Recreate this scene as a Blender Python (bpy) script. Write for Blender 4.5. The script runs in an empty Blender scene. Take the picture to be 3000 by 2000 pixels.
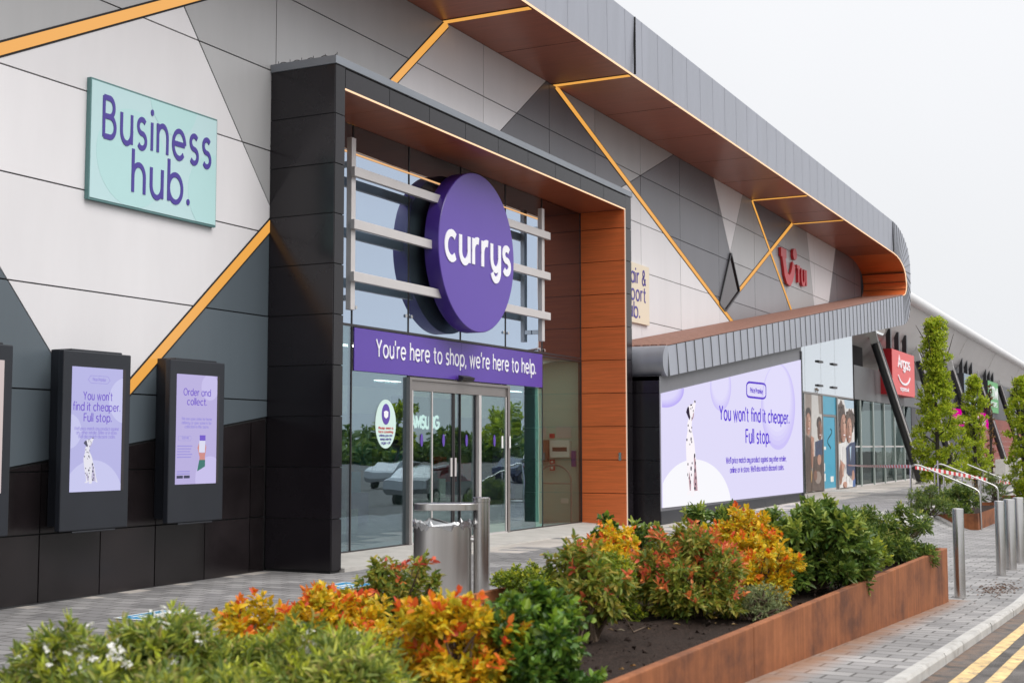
import bpy, math, random
import numpy as np
from mathutils import Vector, Matrix
R = math.radians
random.seed(7); rng = np.random.default_rng(7)
C = bpy.context.scene.collection
sc = bpy.context.scene

# ------------------------------------------------------------------ camera, sky, sun, exposure
# X runs along the shop front (away from the viewer), Y goes into the building, Z is up
FPX, CAMZ = 3866.0, 1.75
yaw, pitch, roll = R(63.383), R(4.545), R(.075)
fw = np.array([math.sin(yaw)*math.cos(pitch), math.cos(yaw)*math.cos(pitch), math.sin(pitch)])
rt = np.array([math.cos(yaw), -math.sin(yaw), 0.]); dn = np.cross(fw, rt)
rt, dn = math.cos(roll)*rt+math.sin(roll)*dn, -math.sin(roll)*rt+math.cos(roll)*dn
cam = bpy.data.cameras.new('camera'); co = bpy.data.objects.new('camera', cam); C.objects.link(co)
co.matrix_world = Matrix([[rt[0], -dn[0], -fw[0], 0], [rt[1], -dn[1], -fw[1], 0], [rt[2], -dn[2], -fw[2], CAMZ], [0, 0, 0, 1]])
cam.sensor_width = 36; cam.lens = 36*FPX/3000; cam.clip_start = .1; cam.clip_end = 2000
cam.dof.use_dof = True; cam.dof.focus_distance = 22; cam.dof.aperture_fstop = 3.2
sc.camera = co
def ray(px, py):
    return (px-1500)/FPX*rt + (py-1000)/FPX*dn + fw
def at(px, py, Y):                # a point of the photograph on the upright plane y = Y
    d = ray(px, py); return np.array([0, 0, CAMZ]) + d*Y/d[1]
def atz(px, py, z):               # ... on the level plane z
    d = ray(px, py); return np.array([0, 0, CAMZ]) + d*(z-CAMZ)/d[2]
def atx(px, py, X):
    d = ray(px, py); return np.array([0, 0, CAMZ]) + d*X/d[0]

SUN_EL = R(50)
w = bpy.data.worlds.new("World"); sc.world = w; w.use_nodes = True
nt = w.node_tree; nt.nodes.clear()
def N(t, k, **kw):
    n = t.nodes.new(k)
    for a, b in kw.items(): setattr(n, a, b)
    return n
out = N(nt, 'ShaderNodeOutputWorld'); bg = N(nt, 'ShaderNodeBackground'); sky = N(nt, 'ShaderNodeTexSky')
sky.sky_type = 'NISHITA'; sky.sun_disc = False; sky.sun_elevation = SUN_EL; sky.sun_rotation = R(180)
bg.inputs['Strength'].default_value = .1
tc = N(nt, 'ShaderNodeTexCoord'); sp = N(nt, 'ShaderNodeSeparateXYZ'); rp = N(nt, 'ShaderNodeValToRGB')
nt.links.new(tc.outputs['Generated'], sp.inputs[0]); nt.links.new(sp.outputs['Z'], rp.inputs[0])
e = rp.color_ramp.elements
e[0].position = 0; e[0].color = (.40, .405, .425, 1); e[1].position = 1; e[1].color = (1, 1, 1.0, 1)
for p_, v in ((.14, .425), (.34, .46), (.55, .68)):
    q = e.new(p_); q.color = (v, v*1.003, v*1.02, 1)
nz = N(nt, 'ShaderNodeTexNoise'); nz.inputs['Scale'].default_value = 2.2; nz.inputs['Detail'].default_value = 3
nt.links.new(tc.outputs['Generated'], nz.inputs['Vector'])
mr = N(nt, 'ShaderNodeMapRange'); mr.inputs[3].default_value = 14.9; mr.inputs[4].default_value = 16.9
nt.links.new(nz.outputs[0], mr.inputs[0])
vm = N(nt, 'ShaderNodeVectorMath', operation='SCALE'); nt.links.new(rp.outputs[0], vm.inputs[0]); nt.links.new(mr.outputs[0], vm.inputs['Scale'])
mx = N(nt, 'ShaderNodeMixRGB'); mx.inputs[0].default_value = .93
nt.links.new(sky.outputs[0], mx.inputs[1]); nt.links.new(vm.outputs[0], mx.inputs[2])
nt.links.new(mx.outputs[0], bg.inputs[0]); nt.links.new(bg.outputs[0], out.inputs[0])

sl = bpy.data.lights.new('sun', 'SUN'); sl.energy = 1.5; sl.angle = R(45); sl.color = (1, .965, .92)
so = bpy.data.objects.new('sun', sl); C.objects.link(so); so.rotation_euler = (math.pi/2-SUN_EL, 0, 0)
so.location = (0, -20, 40)
sc.view_settings.view_transform = 'Standard'; sc.view_settings.look = 'None'
EXPO = .42; sc.view_settings.exposure = EXPO; sc.view_settings.gamma = 1
sc.render.engine = 'CYCLES'
sc.cycles.use_denoising = True; sc.cycles.max_bounces = 8; sc.cycles.transparent_max_bounces = 12
sc.cycles.caustics_reflective = False; sc.cycles.caustics_refractive = False; sc.cycles.sample_clamp_indirect = 6

# ------------------------------------------------------------------ materials
def c4(c): return (c[0], c[1], c[2], 1)
def mat(name, col, rough=.5, metal=0, spec=.5, var=.0, vs=3., bump=0, bs=40., coat=0, stretch=None, rvar=0, isl=0):
    m = bpy.data.materials.new(name); m.use_nodes = True; t = m.node_tree; b = t.nodes['Principled BSDF']
    b.inputs['Base Color'].default_value = c4(col); b.inputs['Roughness'].default_value = rough
    b.inputs['Metallic'].default_value = metal; b.inputs['Specular IOR Level'].default_value = spec
    b.inputs['Coat Weight'].default_value = coat
    if var or bump or rvar:
        g = N(t, 'ShaderNodeTexCoord'); v = g.outputs['Object']
        if stretch:
            mp = N(t, 'ShaderNodeMapping'); mp.inputs['Scale'].default_value = stretch
            t.links.new(v, mp.inputs[0]); v = mp.outputs[0]
    if var or rvar:
        n = N(t, 'ShaderNodeTexNoise'); n.inputs['Scale'].default_value = vs; n.inputs['Detail'].default_value = 6; n.inputs['Roughness'].default_value = .62
        t.links.new(v, n.inputs['Vector'])
        r_ = N(t, 'ShaderNodeMapRange'); r_.inputs[1].default_value = .3; r_.inputs[2].default_value = .7
        r_.inputs[3].default_value = 1-var; r_.inputs[4].default_value = 1+var
        t.links.new(n.outputs[0], r_.inputs[0])
        s = N(t, 'ShaderNodeVectorMath', operation='SCALE'); s.inputs[0].default_value = col
        t.links.new(r_.outputs[0], s.inputs['Scale']); t.links.new(s.outputs[0], b.inputs['Base Color'])
        if isl:
            gi = N(t, 'ShaderNodeNewGeometry'); ri = N(t, 'ShaderNodeMapRange'); ri.inputs[3].default_value = 1-isl; ri.inputs[4].default_value = 1+isl
            t.links.new(gi.outputs['Random Per Island'], ri.inputs[0])
            s2 = N(t, 'ShaderNodeVectorMath', operation='SCALE'); t.links.new(s.outputs[0], s2.inputs[0]); t.links.new(ri.outputs[0], s2.inputs['Scale']); t.links.new(s2.outputs[0], b.inputs['Base Color'])
        if rvar:
            r2 = N(t, 'ShaderNodeMapRange'); r2.inputs[1].default_value = .3; r2.inputs[2].default_value = .7
            r2.inputs[3].default_value = max(.02, rough-rvar); r2.inputs[4].default_value = rough+rvar
            t.links.new(n.outputs[0], r2.inputs[0]); t.links.new(r2.outputs[0], b.inputs['Roughness'])
    if bump:
        n2 = N(t, 'ShaderNodeTexNoise'); n2.inputs['Scale'].default_value = bs; n2.inputs['Detail'].default_value = 5
        t.links.new(v, n2.inputs['Vector'])
        bp = N(t, 'ShaderNodeBump'); bp.inputs['Strength'].default_value = bump; bp.inputs['Distance'].default_value = .02
        t.links.new(n2.outputs[0], bp.inputs['Height']); t.links.new(bp.outputs[0], b.inputs['Normal'])
    return m
def emis(name, col, s=1.0):
    m = bpy.data.materials.new(name); m.use_nodes = True; t = m.node_tree; t.nodes.clear()
    o = N(t, 'ShaderNodeOutputMaterial'); e_ = N(t, 'ShaderNodeEmission')
    e_.inputs[0].default_value = c4(col); e_.inputs[1].default_value = s*2**-EXPO
    t.links.new(e_.outputs[0], o.inputs[0]); return m
def screen_mat(name, col, s=1.0, gloss=.04):
    m = emis(name, col, s); t = m.node_tree
    g = N(t, 'ShaderNodeBsdfGlossy'); g.inputs['Roughness'].default_value = .25
    a = N(t, 'ShaderNodeMixShader'); a.inputs[0].default_value = gloss
    o = t.nodes['Material Output']; e_ = t.nodes['Emission']
    t.links.new(e_.outputs[0], a.inputs[1]); t.links.new(g.outputs[0], a.inputs[2]); t.links.new(a.outputs[0], o.inputs[0]); return m
def glass(name, refl, tint, rtint=(.9, .95, 1), dark=0, rough=0.0, darkcol=(.02, .03, .035)):
    m = bpy.data.materials.new(name); m.use_nodes = True; t = m.node_tree; t.nodes.clear()
    o = N(t, 'ShaderNodeOutputMaterial'); tr = N(t, 'ShaderNodeBsdfTransparent'); gl = N(t, 'ShaderNodeBsdfGlossy')
    tr.inputs[0].default_value = c4(tint); gl.inputs[0].default_value = c4(rtint); gl.inputs['Roughness'].default_value = rough
    lw = N(t, 'ShaderNodeLayerWeight'); lw.inputs[0].default_value = .35
    r_ = N(t, 'ShaderNodeMapRange'); r_.inputs[3].default_value = refl*.75; r_.inputs[4].default_value = min(1, refl*1.5)
    t.links.new(lw.outputs['Facing'], r_.inputs[0])
    body = tr.outputs[0]
    if dark:
        df = N(t, 'ShaderNodeBsdfDiffuse'); df.inputs[0].default_value = c4(darkcol)
        m0 = N(t, 'ShaderNodeMixShader'); m0.inputs[0].default_value = dark
        t.links.new(tr.outputs[0], m0.inputs[1]); t.links.new(df.outputs[0], m0.inputs[2]); body = m0.outputs[0]
    x = N(t, 'ShaderNodeMixShader'); t.links.new(r_.outputs[0], x.inputs[0])
    t.links.new(body, x.inputs[1]); t.links.new(gl.outputs[0], x.inputs[2]); t.links.new(x.outputs[0], o.inputs[0])
    # faint waviness of real panes
    g = N(t, 'ShaderNodeTexCoord'); n2 = N(t, 'ShaderNodeTexNoise'); n2.inputs['Scale'].default_value = .7
    t.links.new(g.outputs['Object'], n2.inputs['Vector'])
    bp = N(t, 'ShaderNodeBump'); bp.inputs['Strength'].default_value = .09; bp.inputs['Distance'].default_value = .05
    t.links.new(n2.outputs[0], bp.inputs['Height']); t.links.new(bp.outputs[0], gl.inputs['Normal'])
    return m
def leafmat(name, cols, trans=.35, rough=.45):
    m = bpy.data.materials.new(name); m.use_nodes = True; t = m.node_tree; t.nodes.clear()
    o = N(t, 'ShaderNodeOutputMaterial'); g = N(t, 'ShaderNodeNewGeometry'); r_ = N(t, 'ShaderNodeValToRGB')
    el = r_.color_ramp.elements; n = len(cols)
    el[0].position = 0; el[0].color = c4(cols[0]); el[1].position = 1; el[1].color = c4(cols[-1])
    for i in range(1, n-1):
        q = el.new(i/(n-1)); q.color = c4(cols[i])
    t.links.new(g.outputs['Random Per Island'], r_.inputs[0])
    pb = N(t, 'ShaderNodeBsdfPrincipled'); pb.inputs['Roughness'].default_value = rough; pb.inputs['Specular IOR Level'].default_value = .4
    tl = N(t, 'ShaderNodeBsdfTranslucent'); x = N(t, 'ShaderNodeMixShader'); x.inputs[0].default_value = trans
    t.links.new(r_.outputs[0], pb.inputs['Base Color']); t.links.new(r_.outputs[0], tl.inputs[0])
    t.links.new(pb.outputs[0], x.inputs[1]); t.links.new(tl.outputs[0], x.inputs[2]); t.links.new(x.outputs[0], o.inputs[0])
    return m

def woodmat(name, col, axis='x', rough=.42, joint=None):
    # laminated timber board: fine grain along one axis
    m = mat(name, col, rough, var=.0); t = m.node_tree; b = t.nodes['Principled BSDF']
    g = N(t, 'ShaderNodeTexCoord'); mp = N(t, 'ShaderNodeMapping')
    mp.inputs['Scale'].default_value = {'x': (.6, 14, 14), 'y': (14, .6, 14), 'z': (14, 14, .6)}[axis]
    t.links.new(g.outputs['Object'], mp.inputs[0])
    n = N(t, 'ShaderNodeTexNoise'); n.inputs['Scale'].default_value = 1.6; n.inputs['Detail'].default_value = 8; n.inputs['Roughness'].default_value = .65
    n.inputs['Distortion'].default_value = .4
    t.links.new(mp.outputs[0], n.inputs['Vector'])
    r_ = N(t, 'ShaderNodeValToRGB'); el = r_.color_ramp.elements
    el[0].position = .3; el[0].color = c4([v*.76 for v in col]); el[1].position = .68; el[1].color = c4([v*1.13 for v in col])
    t.links.new(n.outputs[0], r_.inputs[0]); t.links.new(r_.outputs[0], b.inputs['Base Color'])
    return m

M = {}
M['white'] = mat('white_panel', (.725, .71, .725), .38, var=.035, vs=.9, spec=.4, stretch=(1.6, 1, .35), isl=.05)
M['lgrey'] = mat('light_grey_panel', (.40, .40, .405), .35, var=.05, vs=.9, stretch=(1.6, 1, .35), isl=.08)
M['mgrey'] = mat('mid_grey_panel', (.265, .265, .285), .35, var=.05, vs=.9, stretch=(1.6, 1, .35), isl=.08)
M['dark'] = mat('dark_grey_panel', (.13, .13, .148), .33, var=.06, vs=.9, stretch=(1.6, 1, .35), isl=.1)
M['slate'] = mat('slate_panel', (.092, .114, .132), .35, var=.06, vs=.9, stretch=(1.6, 1, .35), isl=.08)
M['black'] = mat('black_tile', (.014, .011, .012), .2, var=.4, vs=1.3, rvar=.06, isl=.3)
M['portal'] = mat('portal_panel', (.012, .010, .0125), .2, var=.15, vs=.9, rvar=.04, spec=.42, isl=.2)
M['back'] = mat('dark_backing', (.012, .012, .013), .8)  # near-black backing behind panels, in joints and strip channels
M['cap'] = mat('grey_capping', (.23, .25, .28), .4, metal=.3, var=.05, vs=1.5)
M['zinc'] = mat('zinc_sheet', (.36, .375, .425), .42, metal=.4, var=.09, vs=.9, bump=.10, bs=1.6, stretch=(2.2, 2.2, .35), rvar=.08)
M['zinc2'] = mat('weathered_zinc', (.36, .39, .40), .42, metal=.5, var=.16, vs=2.2, bump=.12, bs=2.5, rvar=.08)
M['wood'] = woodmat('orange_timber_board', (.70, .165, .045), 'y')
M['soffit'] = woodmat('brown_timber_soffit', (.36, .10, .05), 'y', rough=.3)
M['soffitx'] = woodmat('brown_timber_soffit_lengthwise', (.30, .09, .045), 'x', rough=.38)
M['slat'] = woodmat('timber_slat', (.30, .15, .11), 'x', rough=.6)
M['gold'] = screen_mat('gold_light_strip', (1.0, .47, .095), .92, .08)
M['ledline'] = emis('warm_white_light_line', (1.0, .66, .42), 1.35)
M['steel'] = mat('brushed_steel', (.66, .64, .62), .30, metal=1, var=.04, vs=5, stretch=(6, 6, .1), rvar=.03)
M['steel2'] = mat('satin_steel_tube', (.60, .585, .57), .24, metal=1, var=.05, vs=6)
M['alu'] = mat('pale_aluminium', (.60, .57, .56), .42, metal=.25, var=.04, vs=2)
M['frame'] = mat('bronze_grey_frame', (.31, .285, .275), .35, metal=.7, var=.05)
M['gasket'] = mat('dark_frame', (.03, .026, .028), .4)
M['purple'] = mat('purple_face', (.105, .052, .36), .34, var=.03, vs=.8, spec=.5)
M['purple_side'] = mat('purple_rim', (.06, .026, .25), .28, var=.04, vs=1)
M['letterw'] = mat('white_letter', (.86, .86, .90), .4)
M['letterp'] = mat('purple_letter', (.07, .045, .30), .45)
M['mint'] = mat('mint_sign', (.50, .70, .72), .3, var=.015, vs=1)
M['mint2'] = mat('mint_bubble', (.455, .70, .70), .3, var=.02, vs=1)
M['mintedge'] = mat('teal_sign_edge', (.10, .22, .22), .4)
M['cream'] = mat('cream_sign', (.78, .68, .52), .35)
M['kiosk'] = mat('charcoal_powder_coat', (.014, .0165, .023), .42, var=.1, vs=2, bump=.03, bs=200)
M['glass_up'] = glass('upper_glazing', .66, (.25, .3, .33), (.70, .82, 1.0), dark=.88, darkcol=(.10, .14, .16))
M['glass'] = glass('shop_glazing', .34, (.62, .76, .74), (.70, .84, .96), dark=.06)
M['glass_d'] = glass('door_glazing', .26, (.68, .82, .76), (.74, .87, .96), dark=.03)
M['glass_g'] = glass('green_glass_fin', .3, (.55, .8, .72), (.8, 1, .95), dark=.35, darkcol=(.2, .5, .42))
M['glass_dk'] = glass('dark_spandrel_glass', .22, (.02, .02, .02), (.9, .85, .85), dark=.97, darkcol=(.022, .018, .02))
M['corten'] = None
M['soil'] = mat('bark_soil', (.028, .018, .014), .95, var=.5, vs=30, bump=1.0, bs=55, spec=.2)
M['rubber'] = mat('black_plastic', (.02, .02, .022), .5)
M['red'] = mat('red_sign', (.55, .02, .03), .35)
M['argos'] = mat('coral_red_sign', (.72, .055, .05), .35, var=.02)
M['argos_side'] = mat('red_sign_side', (.42, .012, .02), .4)
M['concrete'] = mat('pale_concrete', (.42, .40, .37), .8, var=.12, vs=4, bump=.1, bs=60)
M['stone'] = mat('pale_stone_step', (.46, .44, .41), .75, var=.12, vs=3, bump=.06, bs=50)
M['nosing'] = mat('dark_step_nosing', (.07, .07, .075), .7)
M['roofw'] = mat('white_roof_membrane', (.66, .66, .67), .5, var=.04, vs=.4)
M['roofu'] = mat('pale_roof_soffit', (.50, .485, .485), .25, var=.06, vs=.25, spec=.6)
M['column'] = mat('black_painted_steel', (.03, .03, .033), .35, var=.1)
M['bracket'] = mat('grey_bracket', (.46, .46, .46), .5, var=.06)
M['greyclad'] = mat('grey_fascia_clad', (.13, .13, .135), .4, var=.05)
M['redclad'] = mat('red_brown_clad', (.26, .06, .04), .5, var=.1, vs=2)
M['darkclad'] = mat('charcoal_clad', (.045, .043, .05), .4, var=.08)
M['bark'] = mat('tree_bark', (.055, .045, .036), .9, var=.3, vs=14, bump=.5, bs=40)
M['twig'] = mat('brown_twig', (.11, .075, .05), .85, var=.3, vs=20)
M['paper'] = mat('matt_white_paint', (.78, .79, .76), .6)
M['tapew'] = mat('white_tape', (.8, .78, .78), .4); M['taper'] = mat('red_tape', (.65, .03, .04), .4)
M['bag'] = glass('clear_bin_bag', .5, (.85, .87, .9), (1, 1, 1), dark=.45, rough=.15, darkcol=(.34, .35, .37))
M['teal'] = mat('teal_door_panel', (.02, .34, .52), .3, var=.06, vs=.7)

def cortenmat():
    m = bpy.data.materials.new('corten_steel'); m.use_nodes = True; t = m.node_tree; b = t.nodes['Principled BSDF']
    g = N(t, 'ShaderNodeTexCoord'); mp = N(t, 'ShaderNodeMapping'); mp.inputs['Scale'].default_value = (.9, .9, 1.1)
    t.links.new(g.outputs['Object'], mp.inputs[0])
    n = N(t, 'ShaderNodeTexNoise'); n.inputs['Scale'].default_value = 1.7; n.inputs['Detail'].default_value = 9; n.inputs['Roughness'].default_value = .68
    t.links.new(mp.outputs[0], n.inputs['Vector'])
    r_ = N(t, 'ShaderNodeValToRGB'); el = r_.color_ramp.elements
    el[0].position = .36; el[0].color = (.13, .055, .033, 1); el[1].position = .66; el[1].color = (.325, .122, .052, 1)
    q = el.new(.49); q.color = (.24, .091, .042, 1)
    t.links.new(n.outputs[0], r_.inputs[0])
    # vertical run-off streaks
    mp2 = N(t, 'ShaderNodeMapping'); mp2.inputs['Scale'].default_value = (14, 14, .8); t.links.new(g.outputs['Object'], mp2.inputs[0])
    n2 = N(t, 'ShaderNodeTexNoise'); n2.inputs['Scale'].default_value = 1.2; n2.inputs['Detail'].default_value = 5; t.links.new(mp2.outputs[0], n2.inputs['Vector'])
    mr_ = N(t, 'ShaderNodeMapRange'); mr_.inputs[1].default_value = .35; mr_.inputs[2].default_value = .7; mr_.inputs[3].default_value = .80; mr_.inputs[4].default_value = 1.12
    t.links.new(n2.outputs[0], mr_.inputs[0])
    s = N(t, 'ShaderNodeVectorMath', operation='SCALE'); t.links.new(r_.outputs[0], s.inputs[0]); t.links.new(mr_.outputs[0], s.inputs['Scale'])
    t.links.new(s.outputs[0], b.inputs['Base Color'])
    b.inputs['Roughness'].default_value = .75; b.inputs['Specular IOR Level'].default_value = .2
    n3 = N(t, 'ShaderNodeTexNoise'); n3.inputs['Scale'].default_value = 90; t.links.new(g.outputs['Object'], n3.inputs['Vector'])
    bp = N(t, 'ShaderNodeBump'); bp.inputs['Strength'].default_value = .12; bp.inputs['Distance'].default_value = .01
    t.links.new(n3.outputs[0], bp.inputs['Height']); t.links.new(bp.outputs[0], b.inputs['Normal'])
    return m
M['corten'] = cortenmat()

def pavemat():
    m = bpy.data.materials.new('block_paving'); m.use_nodes = True; t = m.node_tree; b = t.nodes['Principled BSDF']
    L = t.links.new
    g = N(t, 'ShaderNodeTexCoord'); obj0 = g.outputs['Object']
    s0 = N(t, 'ShaderNodeSeparateXYZ'); L(obj0, s0.inputs[0]); c0 = N(t, 'ShaderNodeCombineXYZ'); L(s0.outputs['Y'], c0.inputs[0]); L(s0.outputs['X'], c0.inputs[1]); obj = c0.outputs[0]
    BW, BH = .30, .20
    br = N(t, 'ShaderNodeTexBrick'); L(obj, br.inputs['Vector'])
    br.inputs['Scale'].default_value = 1; br.inputs['Brick Width'].default_value = BW; br.inputs['Row Height'].default_value = BH
    br.inputs['Mortar Size'].default_value = .010; br.inputs['Mortar Smooth'].default_value = .2; br.inputs['Bias'].default_value = -.1
    br.inputs['Color1'].default_value = (.21, .205, .205, 1); br.inputs['Color2'].default_value = (.34, .33, .325, 1); br.inputs['Mortar'].default_value = (.085, .08, .076, 1)
    b2 = N(t, 'ShaderNodeTexBrick'); L(obj, b2.inputs['Vector'])
    b2.inputs['Scale'].default_value = 1; b2.inputs['Brick Width'].default_value = BW*2; b2.inputs['Row Height'].default_value = BH
    b2.inputs['Mortar Size'].default_value = .005; b2.inputs['Mortar Smooth'].default_value = .2
    b2.inputs['Color1'].default_value = (.50, .455, .415, 1); b2.inputs['Color2'].default_value = (.56, .515, .47, 1); b2.inputs['Mortar'].default_value = (.36, .33, .30, 1)
    sp = s0
    sn = N(t, 'ShaderNodeVectorMath', operation='SNAP'); sn.inputs[1].default_value = (BW*2, BH, 100); L(obj, sn.inputs[0])
    wn = N(t, 'ShaderNodeTexWhiteNoise'); L(sn.outputs[0], wn.inputs['Vector'])
    s2 = N(t, 'ShaderNodeSeparateXYZ'); L(sn.outputs[0], s2.inputs[0])
    def math_(op, a, bb, c=None):
        n = N(t, 'ShaderNodeMath', operation=op)
        for i, v in enumerate((a, bb, c)):
            if v is None: continue
            if isinstance(v, (int, float)): n.inputs[i].default_value = v
            else: L(v, n.inputs[i])
        return n.outputs[0]
    # edge of the pale stone field: runs from the portal's corner outwards, one row of setts after another
    xr = N(t, 'ShaderNodeMapRange'); xr.inputs[1].default_value = 14.8; xr.inputs[2].default_value = 22; xr.inputs[3].default_value = 11.7; xr.inputs[4].default_value = 8.9
    L(s2.outputs['Y'], xr.inputs[0])
    d = math_('SUBTRACT', s2.outputs['X'], xr.outputs[0])
    d = math_('ADD', d, math_('MULTIPLY', math_('SUBTRACT', wn.outputs['Value'], .5), 1.1))
    msk = math_('GREATER_THAN', d, 0)
    # stray dark setts within the pale field
    stray = math_('GREATER_THAN', wn.outputs['Value'], .06)
    msk = math_('MULTIPLY', msk, stray)
    x = N(t, 'ShaderNodeMixRGB'); L(msk, x.inputs[0]); L(br.outputs[0], x.inputs[1]); L(b2.outputs[0], x.inputs[2])
    n = N(t, 'ShaderNodeTexNoise'); n.inputs['Scale'].default_value = .9; n.inputs['Detail'].default_value = 8; L(obj, n.inputs['Vector'])
    mr_ = N(t, 'ShaderNodeMapRange'); mr_.inputs[1].default_value = .3; mr_.inputs[2].default_value = .7; mr_.inputs[3].default_value = .70; mr_.inputs[4].default_value = 1.16
    L(n.outputs[0], mr_.inputs[0])
    s = N(t, 'ShaderNodeVectorMath', operation='SCALE'); L(x.outputs[0], s.inputs[0]); L(mr_.outputs[0], s.inputs['Scale'])
    # rust run-off along the foot of the weathering-steel planter (a stain with a shape of its own)
    yr = N(t, 'ShaderNodeMapRange'); yr.inputs[1].default_value = 2.12; yr.inputs[2].default_value = 2.34; L(sp.outputs['Y'], yr.inputs[0])
    yr2 = math_('LESS_THAN', sp.outputs['Y'], 2.6); xl = math_('LESS_THAN', sp.outputs['X'], 15.95)
    nn = N(t, 'ShaderNodeTexNoise'); nn.inputs['Scale'].default_value = 3.5; nn.inputs['Detail'].default_value = 6; L(obj, nn.inputs['Vector'])
    k = math_('MULTIPLY', math_('MULTIPLY', yr.outputs[0], yr2), xl)
    k = math_('MULTIPLY', k, math_('MULTIPLY', nn.outputs[0], 1.5))
    k = math_('MINIMUM', k, .85)
    x2 = N(t, 'ShaderNodeMixRGB'); L(k, x2.inputs[0]); L(s.outputs[0], x2.inputs[1]); x2.inputs[2].default_value = (.27, .14, .075, 1)
    L(x2.outputs[0], b.inputs['Base Color'])
    b.inputs['Roughness'].default_value = .75
    bp = N(t, 'ShaderNodeBump'); bp.inputs['Strength'].default_value = .5; bp.inputs['Distance'].default_value = .008; bp.invert = True
    L(br.outputs['Fac'], bp.inputs['Height']); L(bp.outputs[0], b.inputs['Normal'])
    return m
M['pave'] = pavemat()
def roadmat():
    m = mat('asphalt', (.125, .113, .107), .85, var=.5, vs=3.5, bump=1.0, bs=90); return m
M['road'] = roadmat()
def road_dirt(m):
    # brown grit gathered in the channel by the kerb
    t = m.node_tree; b = t.nodes['Principled BSDF']; src = b.inputs['Base Color'].links[0].from_socket
    g = N(t, 'ShaderNodeTexCoord'); sp = N(t, 'ShaderNodeSeparateXYZ'); t.links.new(g.outputs['Object'], sp.inputs[0])
    r1 = N(t, 'ShaderNodeMapRange'); r1.inputs[1].default_value = 1.38; r1.inputs[2].default_value = 1.58; t.links.new(sp.outputs['Y'], r1.inputs[0])
    n = N(t, 'ShaderNodeTexNoise'); n.inputs['Scale'].default_value = 7; n.inputs['Detail'].default_value = 8; t.links.new(g.outputs['Object'], n.inputs['Vector'])
    r2 = N(t, 'ShaderNodeMapRange'); r2.inputs[1].default_value = .38; r2.inputs[2].default_value = .6; t.links.new(n.outputs[0], r2.inputs[0])
    k = N(t, 'ShaderNodeMath', operation='MULTIPLY'); t.links.new(r1.outputs[0], k.inputs[0]); t.links.new(r2.outputs[0], k.inputs[1])
    x = N(t, 'ShaderNodeMixRGB'); t.links.new(k.outputs[0], x.inputs[0]); t.links.new(src, x.inputs[1]); x.inputs[2].default_value = (.21, .14, .10, 1); t.links.new(x.outputs[0], b.inputs['Base Color'])
road_dirt(M['road'])
M['kerb'] = mat('kerb_concrete', (.43, .42, .40), .8, var=.16, vs=3, bump=.2, bs=70)
M['yellow'] = mat('yellow_road_paint', (.66, .46, .21), .7, var=.3, vs=5, bump=.3, bs=120)

def wear(m, col, scale, lo, hi):
    t = m.node_tree; b = t.nodes['Principled BSDF']; src = b.inputs['Base Color'].links[0].from_socket
    g = N(t, 'ShaderNodeTexCoord'); n = N(t, 'ShaderNodeTexNoise'); n.inputs['Scale'].default_value = scale; n.inputs['Detail'].default_value = 9; n.inputs['Roughness'].default_value = .7
    t.links.new(g.outputs['Object'], n.inputs['Vector'])
    r_ = N(t, 'ShaderNodeMapRange'); r_.inputs[1].default_value = lo; r_.inputs[2].default_value = hi; t.links.new(n.outputs[0], r_.inputs[0])
    x = N(t, 'ShaderNodeMixRGB'); t.links.new(r_.outputs[0], x.inputs[0]); t.links.new(src, x.inputs[1]); x.inputs[2].default_value = c4(col); t.links.new(x.outputs[0], b.inputs['Base Color'])
wear(M['yellow'], (.17, .145, .125), 11, .50, .68); wear(M['kerb'], (.24, .22, .20), 5, .52, .72)
wear(M['concrete'], (.25, .24, .22), 4, .5, .75)

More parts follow.
